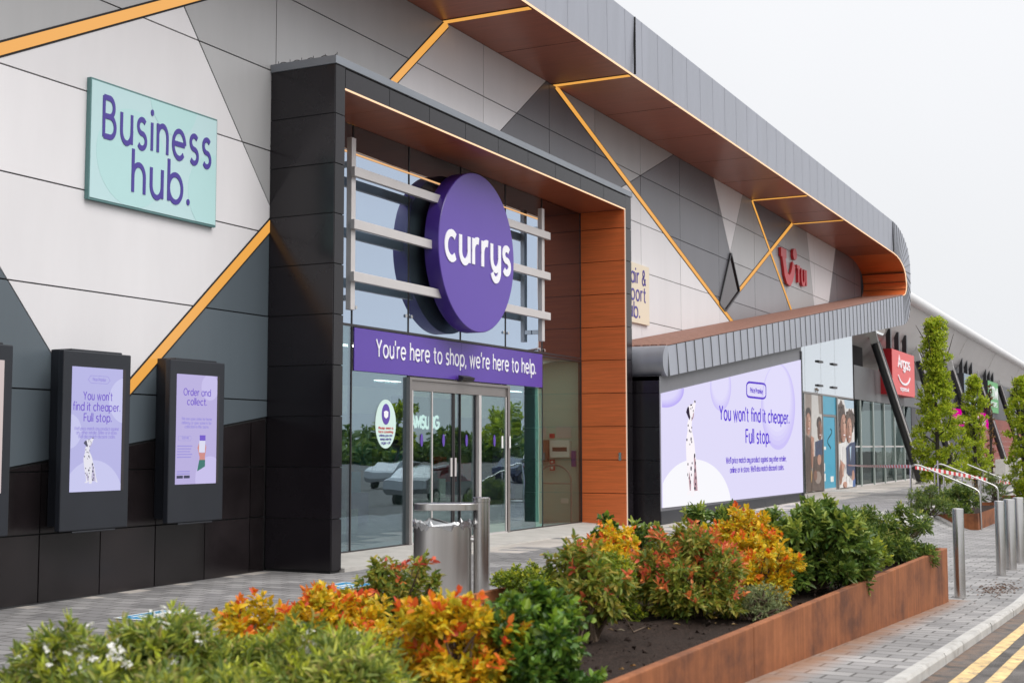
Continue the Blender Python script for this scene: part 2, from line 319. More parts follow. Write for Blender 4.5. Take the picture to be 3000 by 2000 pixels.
# ------------------------------------------------------------------ mesh builder
class MB:
    def __init__(s): s.v = []; s.f = []; s.m = []
    def add(s, vs, fs, mi=0):
        o = len(s.v); s.v += [tuple(float(a) for a in p) for p in vs]; s.f += [tuple(o+i for i in f) for f in fs]; s.m += [mi]*len(fs); return s
    def box(s, x0, x1, y0, y1, z0, z1, mi=0):
        v = [(x, y, z) for z in (z0, z1) for y in (y0, y1) for x in (x0, x1)]
        return s.add(v, [(0, 2, 3, 1), (4, 5, 7, 6), (0, 1, 5, 4), (2, 6, 7, 3), (0, 4, 6, 2), (1, 3, 7, 5)], mi)
    def prism_y(s, poly, y0, y1, mi=0, mi_side=None):      # polygon given in x,z, extruded along y
        a = sum(p[0]*q[1]-q[0]*p[1] for p, q in zip(poly, poly[1:]+poly[:1]))
        if a < 0: poly = poly[::-1]
        n = len(poly); v = [(p[0], y0, p[1]) for p in poly]+[(p[0], y1, p[1]) for p in poly]
        s.add(v, [tuple(range(n)), tuple(range(2*n-1, n-1, -1))], mi)
        o = len(s.v)-2*n
        for i in range(n):
            j = (i+1) % n; s.f.append((o+j, o+i, o+n+i, o+n+j)); s.m.append(mi if mi_side is None else mi_side)
        return s
    def prism_x(s, poly, x0, x1, mi=0):                    # polygon in y,z
        n = len(poly); v = [(x0, p[0], p[1]) for p in poly]+[(x1, p[0], p[1]) for p in poly]
        fs = [tuple(range(n)), tuple(range(2*n-1, n-1, -1))]+[((i+1) % n, i, n+i, n+(i+1) % n) for i in range(n)]
        return s.add(v, fs, mi)
    def prism_z(s, poly, z0, z1, mi=0):
        n = len(poly); v = [(p[0], p[1], z0) for p in poly]+[(p[0], p[1], z1) for p in poly]
        fs = [tuple(range(n-1, -1, -1)), tuple(range(n, 2*n))]+[(i, (i+1) % n, n+(i+1) % n, n+i) for i in range(n)]
        return s.add(v, fs, mi)
    def tube(s, pts, r, seg=10, mi=0, caps=True):
        P = [np.array(p, float) for p in pts]; rs = r if hasattr(r, '__len__') else [r]*len(P); o = len(s.v)
        up = None
        for i, p in enumerate(P):
            t = P[min(i+1, len(P)-1)]-P[max(i-1, 0)]; t /= np.linalg.norm(t)+1e-9
            if up is None: up = np.cross(t, [0, 0, 1.]) if abs(t[2]) < .95 else np.cross(t, [1., 0, 0])
            up = up-t*np.dot(up, t); up /= np.linalg.norm(up)+1e-9; sd = np.cross(t, up)
            for k in range(seg):
                a = 2*math.pi*k/seg; s.v.append(tuple(p+rs[i]*(math.cos(a)*up+math.sin(a)*sd)))
        for i in range(len(P)-1):
            for k in range(seg):
                k2 = (k+1) % seg; s.f.append((o+i*seg+k, o+i*seg+k2, o+(i+1)*seg+k2, o+(i+1)*seg+k)); s.m.append(mi)
        if caps:
            s.f.append(tuple(o+k for k in range(seg-1, -1, -1))); s.m.append(mi)
            s.f.append(tuple(o+(len(P)-1)*seg+k for k in range(seg))); s.m.append(mi)
        return s
    def lathe(s, prof, cx, cy, seg=32, mi=0):
        o = len(s.v)
        for r, z in prof:
            for k in range(seg):
                a = 2*math.pi*k/seg; s.v.append((cx+r*math.cos(a), cy+r*math.sin(a), z))
        for i in range(len(prof)-1):
            for k in range(seg):
                k2 = (k+1) % seg; s.f.append((o+i*seg+k, o+i*seg+k2, o+(i+1)*seg+k2, o+(i+1)*seg+k)); s.m.append(mi)
        s.f.append(tuple(o+k for k in range(seg-1, -1, -1))); s.m.append(mi)
        s.f.append(tuple(o+(len(prof)-1)*seg+k for k in range(seg))); s.m.append(mi)
        return s
    def build(s, name, mats, parent=None, smooth=False, bevel=0, label=None):
        me = bpy.data.meshes.new(name); me.from_pydata(s.v, [], s.f)
        for m in (mats if isinstance(mats, (list, tuple)) else [mats]): me.materials.append(m)
        me.polygons.foreach_set('material_index', s.m)
        me.update()
        if smooth: me.shade_smooth(); me.set_sharp_from_angle(angle=R(38))
        o = bpy.data.objects.new(name, me); C.objects.link(o)
        if parent is not None: o.parent = parent; o.matrix_parent_inverse = Matrix.Translation(parent.location).inverted()
        if bevel:
            b = o.modifiers.new('bevel', 'BEVEL'); b.width = bevel; b.segments = 2; b.limit_method = 'ANGLE'; b.harden_normals = False
        if label: o['label'] = label
        return o
def tag(o, label=None, cat=None, group=None, kind=None):
    for k, v in (('label', label), ('category', cat), ('group', group), ('kind', kind)):
        if v: o[k] = v
    return o
def thing(name, label, cat, loc=(0, 0, 0), group=None):
    o = bpy.data.objects.new(name, None); o.empty_display_size = .3; C.objects.link(o); o.location = [float(v) for v in loc]
    return tag(o, label, cat, group)
def copy_tree(o, parent=None):
    c = o.copy(); C.objects.link(c)
    if parent is not None: c.parent = parent
    for ch in list(o.children): copy_tree(ch, c)
    return c

def boxes(name, bs, m, parent, bevel=0):
    for b in bs: MB().box(*b).build(name, m, parent, bevel=bevel)

# ------------------------------------------------------------------ lettering: strokes of constant weight, geometric sans
def arc(cx, cy, rx, ry, a0, a1, n=18):
    return [(cx+rx*math.cos(R(a0+(a1-a0)*i/n)), cy+ry*math.sin(R(a0+(a1-a0)*i/n))) for i in range(n+1)]
O_ = arc(.25, .25, .25, .25, 90, 450, 32)
ARCH = [(0, .27)]+arc(.2, .29, .2, .21, 180, 0, 14)+[(.4, 0)]
G = {
 'a': (.5, [O_, [(.5, .52), (.5, 0)]]), 'b': (.5, [O_, [(0, .76), (0, 0)]]), 'c': (.44, [arc(.25, .25, .25, .25, 48, 312)]),
 'd': (.5, [O_, [(.5, .76), (.5, 0)]]), 'e': (.5, [[(.02, .26), (.49, .26)], arc(.25, .25, .25, .25, 2, 318, 28)]),
 'f': (.26, [[(.1, 0), (.1, .6)]+arc(.24, .6, .14, .15, 180, 85, 8), [(-.02, .47), (.26, .47)]]),
 'g': (.5, [O_, [(.5, .52), (.5, 0)]+arc(.26, -.01, .24, .2, 0, -155, 14)]),
 'h': (.4, [[(0, .76), (0, 0)], ARCH]), 'i': (0, [[(0, .5), (0, 0)], 'dot']), 'l': (0, [[(0, .76), (0, 0)]]),
 'm': (.66, [[(0, .52), (0, 0)], [(0, .29)]+arc(.165, .32, .165, .18, 180, 0, 12)+[(.33, 0)], [(.33, .29)]+arc(.495, .32, .165, .18, 180, 0, 12)+[(.66, 0)]]),
 'n': (.4, [[(0, .52), (0, 0)], ARCH]), 'o': (.5, [O_]), 'p': (.5, [O_, [(0, .52), (0, -.22)]]),
 'r': (.24, [[(0, .52), (0, 0)], [(0, .26)]+arc(.2, .28, .2, .21, 180, 72, 10)]),
 's': (.32, [arc(.16, .375, .15, .125, 35, 270, 14)+arc(.16, .12, .16, .13, 90, -145, 14)[1:]]),
 't': (.27, [[(.1, .68), (.1, .14)]+arc(.23, .14, .13, .14, 180, 275, 8), [(-.03, .48), (.27, .48)]]),
 'u': (.4, [[(0, .52)]+arc(.2, .21, .2, .21, 180, 360, 14)+[(.4, .25)], [(.4, .52), (.4, 0)]]),
 'v': (.44, [[(0, .51), (.22, 0), (.44, .51)]]), 'w': (.68, [[(0, .51), (.17, 0), (.34, .5), (.51, 0), (.68, .51)]]),
 'y': (.4, [[(0, .52)]+arc(.2, .23, .2, .23, 180, 360, 14)+[(.4, .25)], [(.4, .52), (.4, 0)]+arc(.205, -.01, .195, .2, 0, -160, 14)]),
 'k': (.36, [[(0, .76), (0, 0)], [(.34, .5), (.02, .24), (.36, 0)]]),
 'x': (.4, [[(0, .5), (.4, 0)], [(.4, .5), (0, 0)]]), 'R': (.44, [[(0, 0), (0, .71)], [(0, .69), (.22, .69)]+arc(.22, .51, .2, .18, 90, -90, 12)+[(0, .33)], [(.2, .33), (.44, 0)]]),
 'A': (.58, [[(0, 0), (.29, .71), (.58, 0)], [(.1, .24), (.48, .24)]]),
 'B': (.42, [[(0, 0), (0, .71)], [(0, .69), (.2, .69)]+arc(.2, .53, .17, .16, 90, -90, 12)+[(0, .37)], [(.1, .37), (.23, .37)]+arc(.23, .195, .19, .175, 90, -90, 12)+[(0, .02)]]),
 'E': (.36, [[(0, 0), (0, .71)], [(0, .69), (.36, .69)], [(0, .37), (.33, .37)], [(0, .02), (.36, .02)]]),
 'F': (.38, [[(0, 0), (0, .71)], [(0, .69), (.38, .69)], [(0, .36), (.34, .36)]]),
 'G': (.66, [arc(.35, .355, .35, .355, 45, 360, 28), [(.35, .34), (.7, .34)]]),
 'I': (0, [[(0, 0), (0, .71)]]),
 'M': (.64, [[(0, 0), (0, .71)], [(.02, .69), (.32, .16), (.62, .69)], [(.64, .71), (.64, 0)]]),
 'N': (.5, [[(0, 0), (0, .71)], [(.01, .69), (.49, .02)], [(.5, .71), (.5, 0)]]),
 'O': (.7, [arc(.35, .355, .35, .355, 90, 450, 36)]), 'P': (.42, [[(0, 0), (0, .71)], [(0, .69), (.22, .69)]+arc(.22, .5, .2, .19, 90, -90, 12)+[(0, .31)]]),
 'S': (.42, [arc(.21, .53, .19, .175, 30, 270, 16)+arc(.21, .18, .21, .175, 90, -150, 16)[1:]]),
 'T': (.5, [[(.25, 0), (.25, .71)], [(0, .69), (.5, .69)]]), 'U': (.5, [[(0, .71)]+arc(.25, .25, .25, .25, 180, 360, 16)+[(.5, .71)]]),
 'W': (.86, [[(0, .71), (.21, 0), (.43, .69), (.65, 0), (.86, .71)]]), 'Y': (.54, [[(0, .71), (.27, .33), (.54, .71)], [(.27, .36), (.27, 0)]]),
 '.': (0, ['pt']), ',': (.02, [[(.02, .06), (-.04, -.12)]]), "'": (0, [[(0, .76), (-.02, .55)]]),
 '&': (.5, [[(.52, 0), (.12, .45)]+arc(.22, .54, .13, .15, 215, -40, 14)+[(.13, .33)]+arc(.19, .17, .19, .18, 120, 330, 12)+[(.48, .3)]]),
}
def text_size(s, track):
    x = 0
    for ch in s: x += .34 if ch == ' ' else G[ch][0]+track
    return x-track
def ribbon(mb, pts, w, fx, t0, t1, mi):
    P = [np.array(p, float) for p in pts]; P = [P[0]]+[q for p, q in zip(P, P[1:]) if np.linalg.norm(q-p) > 1e-5]; n = len(P); closed = np.linalg.norm(P[0]-P[-1]) < 1e-6
    L_, R_ = [], []
    for i in range(n):
        a = P[i]-P[i-1] if i > 0 else (P[-1]-P[-2] if closed else P[1]-P[0])
        b = P[i+1]-P[i] if i < n-1 else (P[1]-P[0] if closed else P[-1]-P[-2])
        a = a/(np.linalg.norm(a)+1e-9); b = b/(np.linalg.norm(b)+1e-9); tt = a+b; tt /= np.linalg.norm(tt)+1e-9
        nn = np.array([-tt[1], tt[0]]); k = w/2/max(.45, float(np.dot(nn, [-a[1], a[0]])))
        L_.append(P[i]+nn*k); R_.append(P[i]-nn*k)
    o = []
    for q in L_+R_: o += [fx(q, t0), fx(q, t1)]
    fs = []
    for i in range(n-1):
        l0, l1, r0, r1 = 2*i, 2*i+2, 2*(n+i), 2*(n+i)+2
        fs += [(r0+1, r1+1, l1+1, l0+1), (l0, l1, r1, r0), (l0, l0+1, l1+1, l1), (r1, r1+1, r0+1, r0)]
    if not closed:
        fs += [(0, 2*n, 2*n+1, 1), (2*(n-1), 2*(n-1)+1, 2*(2*n-1)+1, 2*(2*n-1))]
    mb.add(o, fs, mi)
def text(mb, s, fx, cx, base, sx, sy, w=.1, track=.16, thick=.01, mi=0, align='c'):
    # fx(u, v, t): text plane to world; u, v metres on the plane, t metres proud of it
    tot = text_size(s, track)*sx; x = cx-tot/2 if align == 'c' else (cx if align == 'l' else cx-tot); k = 0
    for ch in s:
        if ch == ' ': x += .34*sx; continue
        wd, st = G[ch]
        for p in st:
            k += 1; tt = thick+.0006*(k % 5)
            if isinstance(p, str):
                c = (0, .68) if p == 'dot' else (0, w*.6)
                pts = [(c[0]+w*.62*math.cos(a), c[1]+w*.62*math.sin(a)) for a in np.linspace(0, 2*math.pi, 16, endpoint=False)]
                f0 = [fx(x+q[0]*sx, base+q[1]*sy, tt) for q in pts]; b0 = [fx(x+q[0]*sx, base+q[1]*sy, 0) for q in pts]
                mb.add(f0+b0, [tuple(range(16))]+[((i+1) % 16, i, 16+i, 16+(i+1) % 16) for i in range(16)], mi)
            else:
                ribbon(mb, p, w, lambda q, t, x=x: fx(x+q[0]*sx, base+q[1]*sy, t), 0, tt, mi)
        x += (wd+track)*sx
def fit_text(mb, s, fx, u0, u1, base, sy, w=.1, track=.16, thick=.01, mi=0):
    sx = (u1-u0)/text_size(s, track); text(mb, s, fx, (u0+u1)/2, base, sx, sy, w, track, thick, mi)
def facing(Y): return lambda u, v, t: (u, Y-t, v)          # on an upright plane that faces the street

def convex_clip(poly, a, b, c):                             # keep a*x+b*z >= c
    o = []
    for p, q in zip(poly, poly[1:]+poly[:1]):
        dp, dq = a*p[0]+b*p[1]-c, a*q[0]+b*q[1]-c
        if dp >= 0: o.append(p)
        if (dp > 0) != (dq > 0) and abs(dp-dq) > 1e-12:
            t = dp/(dp-dq); o.append((p[0]+t*(q[0]-p[0]), p[1]+t*(q[1]-p[1])))
    return o
def area(p): return sum(a[0]*b[1]-b[0]*a[1] for a, b in zip(p, p[1:]+p[:1]))/2
def inset(poly, d):
    if area(poly) < 0: poly = poly[::-1]
    r_ = poly
    for p, q in zip(poly, poly[1:]+poly[:1]):
        ex, ez = q[0]-p[0], q[1]-p[1]; l = math.hypot(ex, ez)
        if l < 1e-6: continue
        nx, nz_ = -ez/l, ex/l
        r_ = convex_clip(r_, nx, nz_, nx*p[0]+nz_*p[1]+d)
        if len(r_) < 3: return None
    return r_
def split(polys, a, b, c):
    o = []
    for p in polys:
        for s in (1, -1):
            q = convex_clip(p, s*a, s*b, s*c)
            if len(q) >= 3 and abs(area(q)) > 1e-3: o.append(q)
    return o
def panels(mb, poly, rows, cols, y0, y1, gap=.009, mi=0):
    ps = [poly]
    for z in rows: ps = split(ps, 0, 1, z)
    for x in cols: ps = split(ps, 1, 0, x)
    for p in ps:
        q = inset(p, gap)
        if q and abs(area(q)) > 2e-3:
            j = random.uniform(-.002, .002); mb.prism_y(q, y0+j, y1, mi)

# ------------------------------------------------------------------ ground
def smooth(a, b, x): t = min(1, max(0, (x-a)/(b-a))); return t*t*(3-2*t)
SX, SZ = [-400, 0, 5, 8.2, 10, 13, 15.67, 20, 27, 34, 60, 400], [.42, .40, .35, .28, .21, .10, .0, -.05, -.18, -.32, -.36, -.36]
def zs(x): return float(np.interp(x, SX, SZ))
def gb(x): return min(.17, max(-.10, .006*(x-15.5)))
def gz(x, y):
    k = smooth(26, 33.5, x); lo, hi = 3.2+1.35*k, 9.4-3.7*k
    return zs(x)+(gb(x)-zs(x))*smooth(lo, hi, y)
KY = 1.70                                                   # street-side edge of the pavement
def sheet(name, xs, ys, zf, m, label=None):
    mb = MB(); nx, ny = len(xs), len(ys)
    mb.v = [(x, y, zf(x, y)) for y in ys for x in xs]
    mb.f = [(j*nx+i, j*nx+i+1, (j+1)*nx+i+1, (j+1)*nx+i) for j in range(ny-1) for i in range(nx-1)]; mb.m = [0]*len(mb.f)
    return tag(mb.build(name, m, smooth=True), kind='structure')
xs = sorted(set(list(np.arange(-8, 60, .5))+[-200, -100, -50, -25, 70, 85, 100, 130, 170, 220, 300, 500]))
ys = [KY, 1.9]+list(np.arange(2.2, 11, .3))+[11.3, 11.7, 12.5, 20, 60, 200]
sheet('pavement', xs, ys, gz, M['pave'])
sheet('road', xs, [-400, -120, -60, -30, -15, -8, -4, -2, 0, .6, 1.2, KY-.10], lambda x, y: zs(x)-.075-.012*min(3, (KY-y)), M['road'])
mb = MB()
x = -6.
while x < 90:                                                # kerb stones
    x1 = x+.915
    a, b = zs(x)+.006, zs(x1)+.006
    j = random.uniform(-.004, .004)
    v = [(x+.004, KY-.10, a-.2), (x1-.004, KY-.10, b-.2), (x1-.004, KY-.01, b-.2), (x+.004, KY-.01, a-.2),
         (x+.004, KY-.10+j, a-.022), (x1-.004, KY-.10+j, b-.022), (x1-.004, KY-.085+j, b), (x+.004, KY-.085+j, a), (x1-.004, KY-.01, b), (x+.004, KY-.01, a)]
    mb.add(v, [(0, 1, 5, 4), (4, 5, 6, 7), (7, 6, 8, 9), (3, 9, 8, 2), (0, 4, 7, 9, 3), (1, 2, 8, 6, 5)])
    x = x1
tag(mb.build('kerb', M['kerb']), kind='structure')
def road_line(y0, y1):
    mb = MB(); X = list(np.arange(-6, 80, .5)); n = len(X)
    mb.v = [(x, y+random.uniform(-.004, .004), zs(x)-.075-.012*(KY-y)+.004) for y in (y0, y1) for x in X]
    mb.f = [(i, i+1, n+i+1, n+i) for i in range(n-1)]; mb.m = [0]*(n-1)
    return mb
a = MB()
for q in (road_line(1.32, 1.43), road_line(1.12, 1.22)): a.add(q.v, q.f)
tag(a.build('road_marking', M['yellow']), kind='structure')

# ------------------------------------------------------------------ the electrical store
WY, SOF, FY, EY = 11.65, 9.46, 9.85, 11.55       # wall face, soffit height, canopy front, glazing plane
shop = thing('retail_store', 'large shop building clad in white and grey triangles under a zinc wraparound canopy', 'building', (20, 11.65, 0))
mb = MB(); mb.box(-6, 15.42, WY, WY+.3, -.4, 9.9); mb.box(15.42, 26.75, WY, WY+.3, 7.0, 9.9); mb.box(26.75, 56.2, WY, WY+.3, 3.2, 9.9)
mb.box(-6, 57, WY+.3, 40, 9.7, 9.9); mb.box(-6, -5.8, WY+.3, 40, -.4, 9.9); mb.box(56.8, 57, WY+.3, 40, -.4, 9.7); mb.box(-6, 57, 39.8, 40, -.4, 9.7)
mb.build('wall', M['back'], shop)
ROWS = [2.41, 3.62, 4.83, 6.04, 7.23, 8.44]
LC = []
RC = [21.99, 24.98, 27.46, 30.33, 33.24, 36.58, 40.24, 44.0, 48.0, 51.6, 54.8]
PF = WY-.022
def cladding(name, m, polys, rows=ROWS, cols=LC):
    for p in polys:
        mb = MB(); panels(mb, p, rows, cols, PF, WY-.001); mb.build(name, m, shop)
cladding('white_cladding', M['white'], [[(8.98, 5.49), (11.99, 1.99), (15.46, 5.02), (15.46, 5.12), (13.39, 7.66)]])
cladding('grey_cladding', M['lgrey'], [[(-5, .58), (-.9, .58), (15.46, 8.71), (15.46, 9.46), (-5, 9.46)], [(13.39, 7.67), (15.46, 5.12), (15.46, 8.70)]])
cladding('slate_cladding', M['slate'], [[(-.9, .58), (4, .59), (11.99, 1.70), (11.99, 1.99), (8.98, 5.49)], [(11.99, 1.70), (15.46, 2.19), (15.46, 5.02), (11.99, 1.99)]])
cladding('black_tile_cladding', M['black'], [[(-5, -.02), (4, -.02), (4, .57), (-5, .57)], [(4, -.02), (15.33, -.02), (15.33, 2.15), (4, .57)]], [.76, 1.47], [x for x in np.arange(-4.2, 15.4, .96)])
cladding('white_cladding', M['white'], [[(16.45, 6), (20.04, 6), (24.84, 9.46), (20.55, 9.46)], [(24.37, 3.4), (37.89, 5.37), (29.5, 8.1), (24.37, 6)],
         [(36.18, 9.46), (39.06, 9.46), (37.69, 7.47)], [(46.95, 9.46), (47.9, 6.84), (50.2, 7.18), (51.5, 9.46)]], ROWS, RC)
cladding('grey_cladding', M['lgrey'], [[(15.46, 6), (16.45, 6), (20.55, 9.46), (15.46, 9.46)], [(25.31, 9.46), (29.5, 8.1), (32.8, 9.46)],
         [(39.06, 9.46), (37.69, 7.47), (38.49, 6.43), (42.05, 8.1), (40.03, 9.46)], [(44.95, 9.46), (42.05, 8.1), (44.6, 6.37), (47.9, 6.84), (46.95, 9.46)]], ROWS, RC)
cladding('mid_grey_cladding', M['mgrey'], [[(37.04, 5.67), (37.89, 5.37), (44.6, 6.37), (42.05, 8.1), (38.49, 6.43)]], ROWS, RC)
cladding('dark_cladding', M['dark'], [[(20.04, 6), (24.3, 6), (29.5, 8.1), (25.31, 9.46), (24.84, 9.46)], [(29.5, 8.1), (36.5, 5.84), (37.69, 7.47), (36.18, 9.46), (32.8, 9.46)],
         [(40.03, 9.46), (42.05, 8.1), (44.95, 9.46)], [(51.5, 9.46), (50.2, 7.18), (56.1, 8.03), (56.1, 9.46)]], ROWS, RC)
# triangular window recess
mb = MB(); P = [(37.69, 7.44), (38.47, 6.42), (37.05, 5.70), (36.53, 5.85)]
for p, q in zip(P, P[1:]+P[:1]):
    l = math.hypot(q[0]-p[0], q[1]-p[1]); nx, nz_ = -(q[1]-p[1])/l*.05, (q[0]-p[0])/l*.05
    mb.prism_y([p, q, (q[0]+nx, q[1]+nz_), (p[0]+nx, p[1]+nz_)], WY-.07, WY-.002)
mb.build('window_surround', M['column'], shop)
mb = MB(); mb.prism_y(P, WY-.03, WY-.003); mb.build('window', M['glass_dk'], shop)
# glowing strips set in dark channels
def strip_wall(p, q, w=.12):
    l = math.hypot(q[0]-p[0], q[1]-p[1]); nx, nz_ = -(q[1]-p[1])/l, (q[0]-p[0])/l
    def quad(h, y0, y1, mb): mb.prism_y([(p[0]+nx*h, p[1]+nz_*h), (q[0]+nx*h, q[1]+nz_*h), (q[0]-nx*h, q[1]-nz_*h), (p[0]-nx*h, p[1]-nz_*h)], y0, y1)
    c = MB(); quad(w/2+.026, WY-.028, WY-.0022, c); ch = c.build('strip_channel', M['back'], shop)
    s = MB(); quad(w/2, WY-.036, WY-.0282, s); s.build('light_strip', M['gold'], ch)
strip_wall((4.0, 3.02), (15.43, 8.70), .13); strip_wall((12.0, 2.0), (15.44, 5.01), .13)
strip_wall((16.5, 6.05), (20.56, 9.45), .13); strip_wall((25.31, 9.45), (37.86, 5.40), .12)
strip_wall((40.03, 9.44), (44.6, 6.40), .11); strip_wall((38.5, 6.43), (44.93, 9.44), .12)

# canopy: a zinc loop that runs along the eaves, turns at the far end and comes back as a sloping ledge
def ledge_in(x): return 3.90+.1405*(x-27)
def ledge_out(x): return 3.24+.1215*(x-26.9)
inner = [(-6, SOF), (53.9, SOF)]+[(53.9+2.6*math.sin(R(a)), SOF-.75+.75*math.cos(R(a))) for a in (15, 30, 45, 60, 75, 90)]+[(56.62, 8.5)]+[(56.5, 8.25), (56.25, 8.06), (55.8, 7.95)]
bot_in = [(x, ledge_in(x)) for x in (55.0, 50, 45, 40, 35, 30, 27.2)]
outer = [(-6, 10.70), (53.6, 10.72)]+[(53.6+3.7*math.sin(R(a)), 10.72-1.4+1.4*math.cos(R(a))) for a in (12, 24, 36, 48, 60, 72, 84)]+[(57.35, 8.9), (57.25, 8.2), (57.1, 7.6), (56.8, 7.15), (56.3, 6.88), (55.6, 6.73)]
bot_out = [(x, ledge_out(x)) for x in (55.0, 50, 45, 40, 35, 30, 27.2)]
nose = [(27.2-.34*math.sin(R(a)), (ledge_in(27.2)+ledge_out(27.2))/2+.345*math.cos(R(a))) for a in range(15, 180, 15)]
def resamp(path, step):
    o = [path[0]]; acc = 0
    for p, q in zip(path, path[1:]):
        l = math.hypot(q[0]-p[0], q[1]-p[1]); n = max(1, int(l/step))
        o += [(p[0]+(q[0]-p[0])*i/n, p[1]+(q[1]-p[1])*i/n) for i in range(1, n+1)]
    return o
ring_i, ring_o = inner+bot_in, outer+bot_out
def lerp_path(path, n):
    d = [0]
    for p, q in zip(path, path[1:]): d.append(d[-1]+math.hypot(q[0]-p[0], q[1]-p[1]))
    t = np.linspace(0, d[-1], n); return list(zip(np.interp(t, d, [p[0] for p in path]), np.interp(t, d, [p[1] for p in path])))
# face sections joined quad by quad: matched stretches of the inner and the outer outline
def seg(i0, o0, n): return list(zip(lerp_path(i0, n), lerp_path(o0, n)))
pairs = seg(inner[:2], outer[:2], 125)+seg(inner[1:], outer[1:], 20)[1:]+seg([inner[-1]]+bot_in, [outer[-1]]+bot_out, 48)[1:]
mb = MB(); n = len(pairs)
for p, q in pairs: mb.v += [(p[0], FY, p[1]), (q[0], FY-.05, q[1]), (q[0], WY+.35, q[1])]
for i in range(n-1):
    a, b = 3*i, 3*i+3
    mb.f += [(a, b, b+1, a+1), (a+1, b+1, b+2, a+2)]; mb.m += [0, 0]
# rounded free end of the ledge
pin, pout = pairs[-1]
poly = [pin]+nose+[pout]
mb.add([(p[0], FY-.03, p[1]) for p in poly]+[(p[0], WY-.03, p[1]) for p in poly], [tuple(range(len(poly)))]+[(i, len(poly)+i, len(poly)+i+1, i+1) for i in range(len(poly)-1)])
fas = mb.build('canopy_fascia', M['zinc'], shop, smooth=True)
# standing seams: clearly upstanding on the ledge and the turn, pressed nearly flat on the eaves
mb = MB()
for i in range(0, n, 1):
    p, q = pairs[i]; on_top = i < 125
    if on_top: continue
    d = np.array([q[0]-p[0], q[1]-p[1]]); l = np.linalg.norm(d); d /= l; s = np.array([-d[1], d[0]])*.008
    pl = [(p[0]+s[0], p[1]+s[1]), (p[0]-s[0], p[1]-s[1]), (q[0]-s[0], q[1]-s[1]), (q[0]+s[0], q[1]+s[1])]
    h_ = .020
    mb.add([(pl[0][0], FY-h_, pl[0][1]), (pl[1][0], FY-h_, pl[1][1]), (pl[2][0], FY-.05-h_, pl[2][1]), (pl[3][0], FY-.05-h_, pl[3][1])]+[(c[0], FY-.04*(k > 1), c[1]) for k, c in enumerate(pl)], [(0, 1, 2, 3), (0, 4, 5, 1), (1, 5, 6, 2), (2, 6, 7, 3), (3, 7, 4, 0)])
mb.build('standing_seam', mat('seam_shade_zinc', (.17, .175, .18), .5, metal=.3), fas)  # darker than the sheet: each seam's shadow line is put into its colour
mb = MB()
for i in range(0, 125, 2):
    p, q = pairs[i]
    mb.add([(p[0]-.02, FY-.002, p[1]), (p[0]+.02, FY-.002, p[1]), (q[0]+.02, FY-.053, q[1]), (q[0]-.02, FY-.053, q[1]), (p[0], FY-.0032, p[1]), (q[0], FY-.0545, q[1])], [(0, 4, 5, 3), (4, 1, 2, 5)])
mb.build('pressed_seam', M['zinc'], fas)
mb = MB(); mb.box(25.28, 25.30, FY-.075, FY-.03, SOF+.02, 10.7); mb.box(53.6, 53.63, FY-.075, FY-.03, SOF+.02, 10.7); mb.build('expansion_joint', M['back'], fas)
# timber lining of the loop
def lining(name, path, m, parent, off=0):
    mb = MB(); n = len(path)
    for p in path: mb.v += [(p[0], FY+.012, p[1]-off), (p[0], WY-.024, p[1]-off)]
    for i in range(n-1): mb.f.append((2*i, 2*i+1, 2*i+3, 2*i+2)); mb.m.append(0)
    return mb.build(name, m, parent, smooth=True)
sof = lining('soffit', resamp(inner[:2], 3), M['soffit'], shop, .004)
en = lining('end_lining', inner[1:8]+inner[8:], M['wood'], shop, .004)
led = MB()
for k in range(9):
    y0 = FY+.02+k*.197
    for a, b in zip([inner[-1]]+bot_in, bot_in): led.add([(a[0], y0, a[1]+.01), (b[0], y0, b[1]+.01), (b[0], y0+.15, b[1]+.01), (a[0], y0+.15, a[1]+.01), (a[0], y0, a[1]+.045), (b[0], y0, b[1]+.045), (b[0], y0+.15, b[1]+.045), (a[0], y0+.15, a[1]+.045)], [(4, 5, 6, 7), (0, 1, 5, 4), (3, 7, 6, 2), (0, 4, 7, 3), (1, 2, 6, 5)])
led.build('ledge_boarding', M['slat'], shop)
mb = MB()
for a, b in zip([inner[-1]]+bot_in, bot_in): mb.add([(a[0], FY+.001, a[1]+.004), (b[0], FY+.001, b[1]+.004), (b[0], WY-.026, b[1]+.004), (a[0], WY-.026, a[1]+.004)], [(0, 1, 2, 3)])
mb.build('ledge_tray', M['back'], shop)
mb = MB()
for x in (13.5, 16.9, 22.6, 28.1, 31.0, 34.0, 37.0, 43.0, 48.2, 51.4): mb.box(x, x+.014, FY+.02, WY-.03, SOF-.0065, SOF-.005)
for z in (8.95, 8.6, 8.3): mb.box(56.2 if z > 8.9 else 56.5, 56.66, FY+.02, WY-.03, z, z+.012)
mb.build('board_joint', M['back'], sof)
for x in (20.46, 25.22, 40.07, 45.04):
    c = MB(); c.box(x-.1, x+.1, FY+.03, WY-.03, SOF-.012, SOF-.0052); ch = c.build('strip_channel', M['back'], shop)
    s = MB(); s.box(x-.07, x+.07, FY+.04, WY-.035, SOF-.02, SOF-.0122); s.build('light_strip', M['gold'], ch)
# thin light line along the inner edge
mb = MB(); pth = [(p[0], p[1]) for p in ([(p[0], p[1]-.012) for p in inner])]
mb.tube([(p[0], FY-.012, p[1]+.004) for p in resamp(inner, 1.5)], .018, 6)
mb.build('edge_light', M['ledline'], shop)

